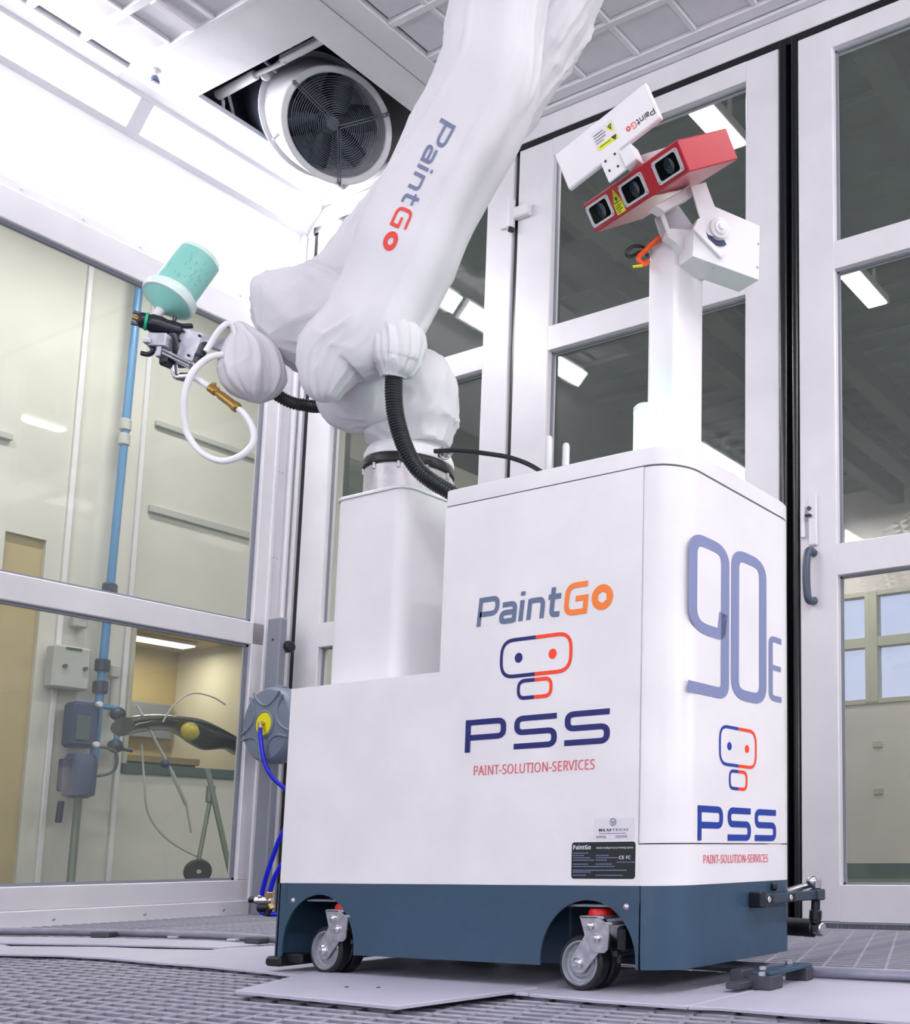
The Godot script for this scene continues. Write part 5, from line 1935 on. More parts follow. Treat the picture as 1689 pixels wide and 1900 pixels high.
# ---------------------------------------------------------------- the arm under its white cover
func robot_arm() -> void:
	var V := func(x: float, y: float, z: float) -> Vector3: return Vector3(x, y, z)
	var o := Vector3(0.193, 1.126, -0.955)
	var arm := thing("painting_robot", "six-axis robot arm in a loose white fabric cover standing on the cart's pedestal", "robot arm", o)
	var st := mb()
	lathe(st, [Vector2(0.104, 0.0), Vector2(0.104, 0.075), Vector2(0.098, 0.082)], o, Vector3.UP, 48)
	obj("base_column", st, M.cast_alloy, arm)
	st = mb()
	lathe(st, [Vector2(0.099, 0.078), Vector2(0.108, 0.082), Vector2(0.1085, 0.098), Vector2(0.105, 0.104), Vector2(0.09, 0.104)], o, Vector3.UP, 48, false)
	obj("gasket", st, M.black_rubber, arm)
	for k in 10:
		var a := TAU * k / 10.0
		st = mb()
		rod(st, o + Vector3(0.104 * cos(a), 0.064, 0.104 * sin(a)), o + Vector3(0.104 * cos(a), 0.08, 0.104 * sin(a)), 0.0045, 8, 0.001)
		obj("base_screw", st, M.zinc, arm)
	st = mb()
	lathe(st, [Vector2(0.1, 0.1), Vector2(0.106, 0.105), Vector2(0.106, 0.118), Vector2(0.1, 0.132), Vector2(0.082, 0.155), Vector2(0.07, 0.2)], o, Vector3.UP, 48, false)
	obj("turntable", st, M.cart_white, arm)
	# covers, from the shoulder outwards
	var k := 0.00132
	sleeve("shoulder_cover", arm, [V.call(0.186, 1.272, -0.935), V.call(0.183, 1.290, -0.936), V.call(0.176, 1.325, -0.94), V.call(0.170, 1.37, -0.941), V.call(0.163, 1.42, -0.942), V.call(0.155, 1.47, -0.944), V.call(0.148, 1.503, -0.946), V.call(0.146, 1.516, -0.947)], [0.083, 0.092, 0.112, 0.118, 0.118, 0.105, 0.07, 0.01], M.cloth, 4, 0.004, 0.006, 8, 84, 0.6)
	sleeve("shoulder_cover", arm, [V.call(0.215, 1.372, -0.89), V.call(0.178, 1.387, -0.925), V.call(0.14, 1.403, -0.962), V.call(0.09, 1.412, -0.98), V.call(0.04, 1.405, -0.985), V.call(0.0, 1.398, -0.988), V.call(-0.03, 1.396, -0.99)], [0.03, 0.1, 0.117, 0.122, 0.118, 0.1, 0.02], M.cloth, 9, 0.004, 0.005, 8, 84, 0.4)
	sleeve("forearm_cover", arm, [V.call(0.06, 2.45, -0.55), V.call(0.17, 2.62, -0.5), V.call(0.268, 2.55, -0.545), V.call(0.267, 2.443, -0.589), V.call(0.259, 2.353, -0.632), V.call(0.245, 2.263, -0.685), V.call(0.222, 2.14, -0.77), V.call(0.196, 2.02, -0.858), V.call(0.165, 1.89, -0.945), V.call(0.135, 1.77, -1.03), V.call(0.104, 1.681, -1.094), V.call(0.085, 1.63, -1.12)], [0.07, 0.095, 0.1, 0.1, 0.098, 0.098, 0.102, 0.106, 0.108, 0.108, 0.1, 0.03], M.cloth, 21, 0.009, 0.011, 8, 96, 0.6)
	sleeve("wrist_cover", arm, [V.call(0.11, 1.668, -1.095), V.call(0.09, 1.655, -1.105), V.call(0.053, 1.612, -1.125), V.call(0.02, 1.582, -1.143), V.call(-0.01, 1.555, -1.158), V.call(-0.035, 1.532, -1.17), V.call(-0.058, 1.512, -1.18)], [0.02, 0.1, 0.118, 0.122, 0.116, 0.095, 0.03], M.cloth, 33, 0.007, 0.007, 8, 84, 0.5)
	sleeve("wrist_cuff", arm, [V.call(-0.112, 1.531, -1.215), V.call(-0.105, 1.519, -1.208), V.call(-0.094, 1.498, -1.205), V.call(-0.082, 1.468, -1.201), V.call(-0.073, 1.436, -1.202), V.call(-0.068, 1.403, -1.202), V.call(-0.063, 1.376, -1.201), V.call(-0.060, 1.358, -1.201), V.call(-0.060, 1.352, -1.201)], [0.012, 0.022, 0.040, 0.058, 0.064, 0.061, 0.045, 0.021, 0.005], M.cloth, 45, 0.008, 0.003, 8, 108, 0.4, 0.95, 2.2, 9, 0.007)
	sleeve("upper_arm_cover", arm, [V.call(-0.077, 1.292, -0.935), V.call(-0.078, 1.305, -0.933), V.call(-0.079, 1.348, -0.925), V.call(-0.068, 1.401, -0.908), V.call(-0.033, 1.46, -0.85), V.call(-0.006, 1.558, -0.811), V.call(0.008, 1.656, -0.776), V.call(0.023, 1.76, -0.738), V.call(0.041, 1.868, -0.694), V.call(0.063, 1.988, -0.637), V.call(0.07, 2.09, -0.593), V.call(0.064, 2.191, -0.578), V.call(0.056, 2.343, -0.552), V.call(0.06, 2.47, -0.54), V.call(0.09, 2.53, -0.53)], [0.012, 0.034, 0.055, 0.076, 0.096, 0.1, 0.105, 0.101, 0.103, 0.106, 0.106, 0.104, 0.102, 0.09, 0.02], M.cloth, 57, 0.007, 0.006, 10, 96, 0.12, 0.9, 3.0)
	var limb: Array = sleeve_rings
	# word mark printed along the upper arm, reading downwards
	var r0 := 84.0
	var r1 := 56.0
	var shown := func(p: Vector2) -> Array: return on_sleeve(limb, lerpf(r0, r1, p.x / 5.67), -0.12 + p.y * 0.34)
	word_mark(arm, shown, M.ink_soft, M.ink_red, 0.15, 0.0)
	# gathered cuff round the hose bundle
	sleeve("hose_cuff", arm, [V.call(-0.004, 1.45, -0.80), V.call(-0.007, 1.434, -0.785), V.call(-0.011, 1.408, -0.778), V.call(-0.01, 1.385, -0.781), V.call(-0.009, 1.366, -0.783), V.call(-0.009, 1.353, -0.785), V.call(-0.008, 1.346, -0.786)], [0.05, 0.058, 0.05, 0.046, 0.038, 0.027, 0.0245], M.cloth, 71, 0.007, 0.003, 8, 120, 0.5, 1.0, 2.2, 13, 0.006)
	# hoses
	st = mb()
	corrugated(st, [V.call(-0.011, 1.371, -0.784), V.call(-0.007, 1.344, -0.786), V.call(-0.004, 1.310, -0.788), V.call(0.002, 1.270, -0.788), V.call(0.009, 1.236, -0.784), V.call(0.017, 1.203, -0.777), V.call(0.028, 1.167, -0.766), V.call(0.042, 1.134, -0.748), V.call(0.062, 1.111, -0.727), V.call(0.086, 1.089, -0.697), V.call(0.115, 1.066, -0.665), V.call(0.15, 1.047, -0.63)], 0.0195, 0.0064)
	single("corrugated_hose", st, M.black_plastic, "thick black corrugated hose curving from the fabric cuff down to the cart lid", "hose", "black hoses of the robot arm")
	st = mb()
	corrugated(st, [V.call(-0.06, 1.44, -1.215), V.call(-0.027, 1.410, -1.210), V.call(-0.015, 1.389, -1.191), V.call(0.010, 1.373, -1.169), V.call(0.033, 1.369, -1.146), V.call(0.049, 1.366, -1.116), V.call(0.075, 1.378, -1.07)], 0.016, 0.0064)
	single("corrugated_hose", st, M.black_plastic, "short black corrugated hose between the wrist cuff and the shoulder cover", "hose", "black hoses of the robot arm")
	st = mb()
	tube(st, spline([V.call(0.150, 1.230, -0.82), V.call(0.161, 1.228, -0.776), V.call(0.176, 1.226, -0.746), V.call(0.196, 1.215, -0.688), V.call(0.216, 1.200, -0.630), V.call(0.237, 1.171, -0.574), V.call(0.246, 1.12, -0.52), V.call(0.246, 1.05, -0.5)], 8), 0.0058, 12)
	var cb := single("power_cable", st, M.black_plastic, "thin black cable running from a metal gland on the arm base to the cart lid", "cable")
	st = mb()
	lathe(st, [Vector2(0.012, 0.0), Vector2(0.016, 0.003), Vector2(0.016, 0.014), Vector2(0.012, 0.016), Vector2(0.014, 0.02), Vector2(0.014, 0.03), Vector2(0.008, 0.034)], V.call(0.176, 1.232, -0.822), Vector3(-0.35, -0.05, 0.93), 8)
	obj("cable_gland", st, M.bright_steel, cb)
	# tool mount: flat bar and bolted plate
	st = mb()
	bar(st, V.call(-0.158, 1.484, -1.268), V.call(-0.075, 1.455, -1.17), Vector3(0.15, 0.98, 0.05), 0.03, 0.012)
	obj("tool_bar", st, M.zinc, arm)
	var T := Transform3D(Basis(Vector3(0.316, -0.309, 0.9).normalized(), Vector3(0.16, 0.945, 0.27).normalized(), Vector3(-0.93, 0.06, 0.35).normalized()).orthonormalized(), V.call(-0.169, 1.474, -1.304))
	st = mb()
	bx(st, Vector3.ZERO, Vector3(0.062, 0.075, 0.008), 0.001, T)
	obj("tool_plate", st, M.zinc, arm)
	for q in [Vector2(-0.022, 0.028), Vector2(0.024, 0.028), Vector2(-0.022, 0.004), Vector2(-0.02, -0.022), Vector2(0.018, -0.026)]:
		st = mb()
		rod(st, T * Vector3(q.x, q.y, 0.003), T * Vector3(q.x, q.y, 0.008), 0.003, 10, 0.0008)
		obj("bolt", st, M.ink_black, arm)
	st = mb()
	bx(st, Vector3(0.045, -0.012, 0.0), Vector3(0.012, 0.06, 0.016), 0.003, T)
	rod(st, T * Vector3(0.036, -0.02, 0.006), T * Vector3(0.06, -0.018, 0.006), 0.004, 8)
	rod(st, T * Vector3(0.036, 0.01, 0.006), T * Vector3(0.058, 0.012, 0.006), 0.003, 8)
	obj("valve_block", st, M.gun_black, arm)


# a flat bar from a to b, its broad side facing across
func bar(st: SurfaceTool, a: Vector3, b: Vector3, hint: Vector3, width: float, thick: float) -> void:
	var f := frame_of(b - a, hint)
	bx(st, Vector3.ZERO, Vector3(width, a.distance_to(b), thick), 0.0015, Transform3D(f, (a + b) * 0.5))


func spray_gun() -> void:
	var g := thing("spray_gun", "black spray gun with a mint green cup held by the bracket at the robot's wrist", "spray gun", Vector3(-0.205, 1.5, -1.355))
	var n0 := Vector3(-0.257, 1.524, -1.384)
	var ax := (Vector3(-0.198, 1.517, -1.350) - n0).normalized()
	var st := mb()
	lathe(st, [Vector2(0.002, 0.0), Vector2(0.005, 0.002), Vector2(0.006, 0.008), Vector2(0.009, 0.012), Vector2(0.010, 0.02)], n0, ax, 20)
	obj("nozzle", st, M.brass, g)
	st = mb()
	lathe(st, [Vector2(0.008, 0.013), Vector2(0.017, 0.016), Vector2(0.019, 0.02), Vector2(0.019, 0.0262), Vector2(0.0, 0.0262)], n0, ax, 24)
	for s in [-1.0, 1.0]:
		var fb := frame_of(ax)
		bx(st, Vector3.ZERO, Vector3(0.008, 0.014, 0.006), 0.001, Transform3D(fb, n0 + ax * 0.008 + fb.x * 0.014 * s))
	obj("air_cap", st, M.gun_black, g)
	st = mb()
	lathe(st, [Vector2(0.018, 0.0265), Vector2(0.0215, 0.0275), Vector2(0.0215, 0.0325), Vector2(0.018, 0.0335)], n0, ax, 24)
	obj("cap_ring", st, M.mint, g)
	st = mb()
	lathe(st, [Vector2(0.019, 0.0335), Vector2(0.022, 0.04), Vector2(0.023, 0.058), Vector2(0.019, 0.072), Vector2(0.021, 0.08), Vector2(0.02, 0.10), Vector2(0.012, 0.108)], n0, ax, 24)
	tube(st, spline([n0 + ax * 0.075, n0 + ax * 0.09 + Vector3(0.0, -0.018, 0.0), n0 + ax * 0.098 + Vector3(0.0, -0.045, 0.002), n0 + ax * 0.10 + Vector3(0.004, -0.085, 0.004)], 5), 0.0155, 12)
	obj("gun_body", st, M.gun_black, g)
	st = mb()
	bx(st, Vector3.ZERO, Vector3(0.03, 0.008, 0.012), 0.002, Transform3D(frame_of(ax), n0 + ax * 0.085 + Vector3(0, 0.02, 0)))
	rod(st, n0 + ax * 0.095 + Vector3(0, 0.012, 0.004), n0 + ax * 0.115 + Vector3(0.004, 0.02, 0.012), 0.006, 10, 0.002)
	obj("adjusting_knob", st, M.gun_black, g)
	# cup: cone, lid with rim, mint film under a clear wall
	var c0 := Vector3(-0.213, 1.545, -1.359)
	var ca := Vector3(0.413, 0.91, 0.03).normalized()
	st = mb()
	lathe(st, [Vector2(0.009, -0.02), Vector2(0.009, 0.010), Vector2(0.013, 0.016)], c0, ca, 20)
	obj("cup_neck", st, M.sticker_white, g)
	st = mb()
	lathe(st, [Vector2(0.013, 0.014), Vector2(0.028, 0.026), Vector2(0.046, 0.04), Vector2(0.05, 0.044), Vector2(0.05, 0.048)], c0, ca, 40)
	obj("cup_lid", st, M.cup_mint, g)
	st = mb()
	lathe(st, [Vector2(0.0505, 0.045), Vector2(0.056, 0.046), Vector2(0.058, 0.05), Vector2(0.058, 0.068), Vector2(0.054, 0.072), Vector2(0.049, 0.072)], c0, ca, 48, false)
	obj("cup_rim", st, M.cup_film, g)
	st = mb()
	lathe(st, [Vector2(0.0475, 0.068), Vector2(0.047, 0.203), Vector2(0.044, 0.21), Vector2(0.0, 0.211)], c0, ca, 48)
	obj("cup_wall", st, M.cup_film, g)
	# mint measuring print round the cup
	st = mb()
	var f := frame_of(ca, Vector3(-0.886, -0.13, 0.446))
	for i in 40:
		var a0 := -2.05 + 4.3 * i / 40.0
		var q := []
		for e in [[a0, 0.08], [a0 + 0.108, 0.08], [a0 + 0.108, 0.196], [a0, 0.196]]:
			q.append(c0 + f.y * e[1] + (f.x * cos(e[0]) + f.z * sin(e[0])) * 0.0482)
		quad(st, q[0], q[1], q[2], q[3], f.x * cos(a0) + f.z * sin(a0))
	obj("cup_print", st, M.cup_mint, g)
	st = mb()
	for i in 60:
		var a0 := -1.9 + 3.9 * rng.randf()
		var h0 := 0.085 + 0.09 * rng.randf()
		var l := 0.004 + 0.012 * rng.randf()
		var q := []
		for e in [[a0, h0], [a0 + 0.025, h0], [a0 + 0.025, h0 + l], [a0, h0 + l]]:
			q.append(c0 + f.y * e[1] + (f.x * cos(e[0]) + f.z * sin(e[0])) * 0.0488)
		quad(st, q[0], q[1], q[2], q[3], f.x * cos(a0) + f.z * sin(a0))
	obj("cup_scale", st, M.mint_dark, g)
	# clamp block, channel below, spring hook
	st = mb()
	var T := Transform3D(Basis(Vector3(0.4, -0.06, 0.9).normalized(), Vector3(0.05, 0.99, 0.05).normalized(), Vector3(-0.9, 0.03, 0.4).normalized()).orthonormalized(), Vector3(-0.207, 1.475, -1.347))
	bx(st, Vector3.ZERO, Vector3(0.042, 0.034, 0.03), 0.002, T)
	bx(st, Vector3(-0.022, -0.006, 0.004), Vector3(0.018, 0.012, 0.03), 0.002, T)
	bx(st, Vector3(0.006, -0.027, 0.0), Vector3(0.012, 0.03, 0.024), 0.0015, T)
	obj("clamp_block", st, M.zinc, g)
	st = mb()
	bar(st, Vector3(-0.204, 1.447, -1.330), Vector3(-0.172, 1.415, -1.275), Vector3(0.9, -0.1, -0.4), 0.03, 0.006)
	bar(st, Vector3(-0.207, 1.438, -1.328), Vector3(-0.175, 1.407, -1.274), Vector3(0.1, 0.95, 0.2), 0.006, 0.028)
	obj("support_channel", st, M.zinc, g)
	st = mb()
	tube(st, spline([Vector3(-0.222, 1.468, -1.365), Vector3(-0.218, 1.452, -1.358), Vector3(-0.222, 1.442, -1.366), Vector3(-0.232, 1.443, -1.378)], 5), 0.006, 8)
	bx(st, Vector3(-0.196, 1.425, -1.33), Vector3(0.03, 0.02, 0.03), 0.004)
	obj("trigger", st, M.gun_black, g)
	# elbow fitting under the gun
	st = mb()
	tube(st, spline([Vector3(-0.187, 1.424, -1.322), Vector3(-0.186, 1.404, -1.322), Vector3(-0.183, 1.391, -1.316), Vector3(-0.177, 1.388, -1.299), Vector3(-0.173, 1.387, -1.282)], 6), 0.0075, 12)
	rod(st, Vector3(-0.1795, 1.389, -1.304), Vector3(-0.172, 1.386, -1.279), 0.0105, 14, 0.002)
	obj("elbow_fitting", st, M.bright_steel, g)
	# white hose in a loop with a brass coupling
	var h := thing("air_hose", "white air hose looping below the spray gun with a brass coupling", "hose", Vector3(-0.13, 1.3, -1.22))
	st = mb()
	tube(st, spline([Vector3(-0.176, 1.387, -1.288), Vector3(-0.167, 1.384, -1.270), Vector3(-0.152, 1.366, -1.245), Vector3(-0.145, 1.358, -1.234), Vector3(-0.129, 1.335, -1.210), Vector3(-0.114, 1.313, -1.186), Vector3(-0.104, 1.297, -1.170), Vector3(-0.091, 1.265, -1.157), Vector3(-0.087, 1.229, -1.160), Vector3(-0.098, 1.200, -1.188), Vector3(-0.117, 1.189, -1.228), Vector3(-0.140, 1.209, -1.267), Vector3(-0.159, 1.250, -1.293), Vector3(-0.175, 1.294, -1.290), Vector3(-0.185, 1.340, -1.275), Vector3(-0.183, 1.384, -1.258), Vector3(-0.169, 1.417, -1.243), Vector3(-0.151, 1.437, -1.223), Vector3(-0.115, 1.45, -1.20)], 8), 0.0075, 14)
	obj("loop", st, M.hose_white, h)
	st = mb()
	tube(st, spline([Vector3(-0.165, 1.445, -1.24), Vector3(-0.160, 1.462, -1.233), Vector3(-0.156, 1.485, -1.220), Vector3(-0.151, 1.505, -1.204), Vector3(-0.139, 1.517, -1.199), Vector3(-0.127, 1.507, -1.200), Vector3(-0.112, 1.47, -1.205)], 8), 0.0062, 12)
	obj("upper_loop", st, M.hose_white, h)
	st = mb()
	var b0 := Vector3(-0.149, 1.364, -1.241)
	var b1 := Vector3(-0.112, 1.311, -1.183)
	lathe(st, [Vector2(0.008, 0.0), Vector2(0.0115, 0.003), Vector2(0.0115, 0.02), Vector2(0.0085, 0.024), Vector2(0.0085, 0.03), Vector2(0.0105, 0.034), Vector2(0.0105, 0.07), Vector2(0.0125, 0.073), Vector2(0.0125, 0.083), Vector2(0.009, 0.087)], b0, b1 - b0, 10)
	obj("brass_coupling", st, M.brass, h)
	st = mb()
	rod(st, b0.lerp(b1, 0.12), b0.lerp(b1, 0.12) + Vector3(0.0, 0.016, 0.003), 0.005, 8, 0.001)
	obj("coupling_lever", st, M.brass, h)


# ---------------------------------------------------------------- red scanner on the mast
func scanner() -> void:
	var s := thing("scanner_head", "red three-eyed scanner head tilted on the mast under its white flap", "scanner", Vector3(0.215, 1.595, -0.16))
	var B := Transform3D(Basis(Vector3(-0.3212, -0.0757, 0.944), Vector3(-0.5608, 0.8184, -0.1252), Vector3(-0.7631, -0.5696, -0.3053)).orthonormalized(), Vector3(0.0873, 1.6769, -0.1188))
	var H := Vector3(0.1738, 0.0304, 0.0731)
	var st := mb()
	bx(st, Vector3.ZERO, H * 2.0, 0.0022, B)
	obj("housing", st, M.scanner_red, s)
	for c in [[-0.1268, 0.0], [0.0, -0.0013], [0.1225, -0.001]]:
		st = mb()
		ring_prism(st, rrect(0.085, 0.044, 0.006), rrect(0.069, 0.035, 0.007), B * Vector3(c[0], c[1], H.z), B.basis.x, B.basis.y, B.basis.z * 0.0025)
		var z := obj("lens_bezel", st, M.zinc_light, s)
		st = mb()
		prism(st, rrect(0.069, 0.035, 0.007), B * Vector3(c[0], c[1], H.z), B.basis.x, B.basis.y, B.basis.z * 0.0006)
		obj("window", st, M.lens_black, z)
		st = mb()
		lathe(st, [Vector2(0.0155, 0.0006), Vector2(0.0155, 0.002), Vector2(0.0125, 0.002), Vector2(0.011, 0.0012), Vector2(0.0, 0.0018)], B * Vector3(c[0] + 0.006, c[1], H.z), B.basis.z, 28, false)
		obj("lens", st, M.lens_dark, z)
		for q in [[-0.038, 0.0175], [0.038, 0.0175], [-0.038, -0.0175], [0.038, -0.0175]]:
			st = mb()
			rod(st, B * Vector3(c[0] + q[0], c[1] + q[1], H.z + 0.002), B * Vector3(c[0] + q[0], c[1] + q[1], H.z + 0.0035), 0.0016, 8)
			obj("screw", st, M.post_grey, z)
	# yellow laser warning label between the first two windows
	var n := B.basis.z
	st = mb()
	prism(st, PackedVector2Array([Vector2(-0.0785, -0.026), Vector2(-0.0475, -0.026), Vector2(-0.0475, -0.006), Vector2(-0.0785, -0.006)]), B * Vector3(0, 0, H.z), B.basis.x, B.basis.y, n * 0.0005)
	prism(st, PackedVector2Array([Vector2(-0.0785, -0.0055), Vector2(-0.0475, -0.0055), Vector2(-0.062, 0.0225)]), B * Vector3(0, 0, H.z), B.basis.x, B.basis.y, n * 0.0005)
	var y := obj("warning_label", st, M.sticker_yellow, s)
	y.set_meta("label", "yellow warning label")
	st = mb()
	var at := flat_at(B * Vector3(0, 0, H.z + 0.0004), B.basis.x, B.basis.y)
	stroke(st, PackedVector2Array([Vector2(-0.0745, -0.0035), Vector2(-0.0515, -0.0035), Vector2(-0.062, 0.0175)]), 0.0012, at, true)
	for i in 8:
		var a := TAU * i / 8.0
		stroke(st, PackedVector2Array([Vector2(-0.0625, 0.003), Vector2(-0.0625 + 0.0055 * cos(a), 0.003 + 0.0055 * sin(a))]), 0.0014, at)
	for i in 4:
		stroke(st, PackedVector2Array([Vector2(-0.0755, -0.0095 - 0.0042 * i), Vector2(-0.0755 + [0.025, 0.02, 0.023, 0.014][i], -0.0095 - 0.0042 * i)]), 0.0012, at)
	obj("label_print", st, M.ink_black, y)
	# white flap above, its word mark upside down
	var P := Transform3D(Basis(Vector3(0.0326, 0.37, 0.9285), Vector3(-0.1196, 0.9237, -0.3639), Vector3(-0.9923, -0.0992, 0.0744)).orthonormalized(), Vector3(-0.0089, 1.7398, -0.1795))
	st = mb()
	bx(st, Vector3(0, 0, -0.002), Vector3(0.2488, 0.0898, 0.012), 0.0025, P)
	var flap := obj("cover_flap", st, M.cart_white, s)
	var pn := P.basis.z
	var mark := func(p: Vector2) -> Array: return [P * Vector3(0.117 - p.x * 0.0126, -0.0165 - p.y * 0.0135 + p.x * 0.0006, 0.0046), pn]
	word_mark(flap, mark, M.ink_black, M.ink_red, 0.14, 0.0)
	st = mb()
	prism(st, PackedVector2Array([Vector2(-0.031, -0.018), Vector2(0.026, -0.021), Vector2(0.027, 0.026), Vector2(-0.031, 0.029)]), P * Vector3(0, 0, 0.0036), P.basis.x, P.basis.y, pn * 0.0006)
	var lb := obj("flap_label", st, M.sticker_white, flap)
	st = mb()
	prism(st, PackedVector2Array([Vector2(-0.0275, -0.018), Vector2(0.024, -0.021), Vector2(0.024, -0.0105), Vector2(-0.0275, -0.0075)]), P * Vector3(0, 0, 0.0042), P.basis.x, P.basis.y, pn * 0.0004)
	prism(st, PackedVector2Array([Vector2(0.0055, 0.0165), Vector2(0.0235, 0.0205), Vector2(0.0185, -0.0025)]), P * Vector3(0, 0, 0.0042), P.basis.x, P.basis.y, pn * 0.0004)
	obj("flap_warning", st, M.sticker_yellow, flap)
	st = mb()
	at = flat_at(P * Vector3(0, 0, 0.0046), P.basis.x, P.basis.y)
	for r in [[-0.027, 0.018, 0.026], [-0.027, 0.0115, 0.03], [-0.027, 0.005, 0.028], [-0.027, -0.0015, 0.02], [-0.022, -0.0125, 0.028]]:
		stroke(st, PackedVector2Array([Vector2(r[0], r[1]), Vector2(r[0] + r[2], r[1] - 0.001)]), 0.0012, at)
	stroke(st, PackedVector2Array([Vector2(0.012, 0.0155), Vector2(0.019, 0.0165), Vector2(0.0165, 0.007)]), 0.002, at, true)
	stroke(st, PackedVector2Array([Vector2(0.012, -0.0115), Vector2(0.02, -0.012), Vector2(0.0165, -0.0185)]), 0.003, at, true)
	obj("flap_print", st, M.ink_black, flap)
	# hinge: plate with four holes, block and wedge on the housing
	st = mb()
	var HP := Transform3D(P.basis, Vector3(-0.003, 1.678, -0.166))
	bx(st, Vector3.ZERO, Vector3(0.05, 0.058, 0.005), 0.001, HP)
	var hp := obj("hinge_plate", st, M.cart_white, s)
	for q in [[-0.013, 0.016], [0.012, 0.016], [-0.013, -0.008], [0.008, -0.012]]:
		st = mb()
		rod(st, HP * Vector3(q[0], q[1], 0.0022), HP * Vector3(q[0], q[1], 0.0034), 0.0028, 10)
		obj("screw", st, M.ink_black, hp)
	st = mb()
	bx(st, Vector3.ZERO, Vector3(0.032, 0.04, 0.03), 0.002, Transform3D(P.basis, Vector3(0.006, 1.684, -0.127)))
	obj("hinge_block", st, M.cart_white, s)
	st = mb()
	prism(st, PackedVector2Array([Vector2(-0.03, 0.0), Vector2(0.075, 0.0), Vector2(0.075, 0.01), Vector2(-0.03, 0.03)]), B * Vector3(0.02, H.y, 0.025), B.basis.x, B.basis.y, B.basis.z * -0.02, 0.001)
	obj("hinge_wedge", st, M.cart_white, s)
	# tilting drive: box, yoke and motor
	var D := Transform3D(Basis(Vector3(0.8543, -0.0485, 0.5175), Vector3(-0.0584, 0.9804, 0.1883), Vector3(-0.5165, -0.1911, 0.8347)).orthonormalized(), Vector3(0.2293, 1.5769, -0.0452))
	st = mb()
	prism(st, PackedVector2Array([Vector2(-0.0533, 0.0624), Vector2(0.057, 0.0593), Vector2(0.0717, -0.0558), Vector2(-0.088, -0.0567), Vector2(-0.092, -0.0)]), D * Vector3(0, 0, -0.05), D.basis.x, D.basis.y, D.basis.z * 0.1, 0.001)
	var box := obj("drive_box", st, M.cart_white, s)
	for q in [Vector3(-0.062, -0.053, 0.044), Vector3(-0.03, -0.0562, 0.03), Vector3(0.064, -0.03, 0.051), Vector3(0.058, 0.02, 0.051)]:
		st = mb()
		sphere(st, D * q, 0.0026, D.basis.z, 0.6, 8)
		obj("screw", st, M.zinc, box)
	st = mb()
	prism(st, PackedVector2Array([Vector2(-0.0846, 0.0248), Vector2(-0.0619, -0.0123), Vector2(-0.0205, -0.0311), Vector2(-0.0264, -0.0422), Vector2(-0.0978, -0.0045), Vector2(-0.0915, 0.0181)]), D * Vector3(0, 0, 0.0505), D.basis.x, D.basis.y, D.basis.z * 0.009, 0.001)
	obj("motor_flange", st, M.cart_white, s)
	st = mb()
	lathe(st, [Vector2(0.021, 0.05), Vector2(0.021, 0.062), Vector2(0.017, 0.064), Vector2(0.013, 0.063), Vector2(0.013, 0.068), Vector2(0.007, 0.069), Vector2(0.006, 0.074), Vector2(0.0, 0.075)], D * Vector3(-0.04, 0.0175, 0), D.basis.z, 28, false)
	obj("motor", st, M.door_white, s)
	st = mb()
	for i in 14:
		var a := PI * (1.12 + 0.62 * i / 14.0)
		var a2 := PI * (1.12 + 0.62 * (i + 1) / 14.0)
		var q := []
		for e in [[a, 0.0235], [a2, 0.0235], [a2, 0.035], [a, 0.035]]:
			q.append(D * (Vector3(-0.04 + e[1] * cos(e[0]), 0.0175 + e[1] * sin(e[0]), 0.0)))
		for zz in [0.0508, 0.053]:
			quad(st, q[0] + D.basis.z * zz, q[1] + D.basis.z * zz, q[2] + D.basis.z * zz, q[3] + D.basis.z * zz, D.basis.z)
	obj("slot", st, M.ink_navy_dark, s)
	st = mb()
	prism(st, PackedVector2Array([Vector2(-0.1146, 0.0811), Vector2(-0.0823, 0.1021), Vector2(-0.0758, 0.091), Vector2(-0.0552, 0.0602), Vector2(-0.0373, 0.04), Vector2(-0.05, -0.003), Vector2(-0.0608, -0.0029), Vector2(-0.0718, 0.0046), Vector2(-0.0892, 0.0332)]), D * Vector3(0, 0, 0.0515), D.basis.x, D.basis.y, D.basis.z * 0.004, 0.0008)
	obj("yoke_arm", st, M.cart_white, s)
	st = mb()
	prism(st, PackedVector2Array([Vector2(-0.1775, 0.0244), Vector2(-0.1055, 0.0933), Vector2(-0.1, 0.0733), Vector2(-0.1562, 0.0204)]), D * Vector3(0, 0, -0.005), D.basis.x, D.basis.y, D.basis.z * 0.04, 0.001)
	obj("yoke_bridge", st, M.cart_white, s)
	st = mb()
	prism(st, PackedVector2Array([Vector2(-0.1646, 0.0346), Vector2(-0.148, 0.0361), Vector2(-0.1245, -0.0039), Vector2(-0.1267, -0.0168), Vector2(-0.1539, 0.0272)]), D * Vector3(0, 0, -0.004), D.basis.x, D.basis.y, D.basis.z * 0.006, 0.001)
	obj("yoke_arm", st, M.cart_white, s)
	st = mb()
	prism(st, PackedVector2Array([Vector2(-0.1310, -0.0148), Vector2(-0.1098, -0.0195), Vector2(-0.0714, -0.0454), Vector2(-0.06, -0.03), Vector2(-0.0672, 0.0224), Vector2(-0.128, 0.0051)]), D * Vector3(0, 0, -0.03), D.basis.x, D.basis.y, D.basis.z * 0.03, 0.001)
	obj("yoke_foot", st, M.cart_white, s)
	st = mb()
	prism(st, PackedVector2Array([Vector2(-0.15, 0.0361), Vector2(-0.1, 0.0811), Vector2(-0.06, 0.05), Vector2(-0.07, -0.01), Vector2(-0.126, -0.006)]), D * Vector3(0, 0, -0.05), D.basis.x, D.basis.y, D.basis.z * 0.004, 0.0008)
	obj("yoke_back", st, M.brushed, s)
	# orange and black leads behind the mast top
	st = mb()
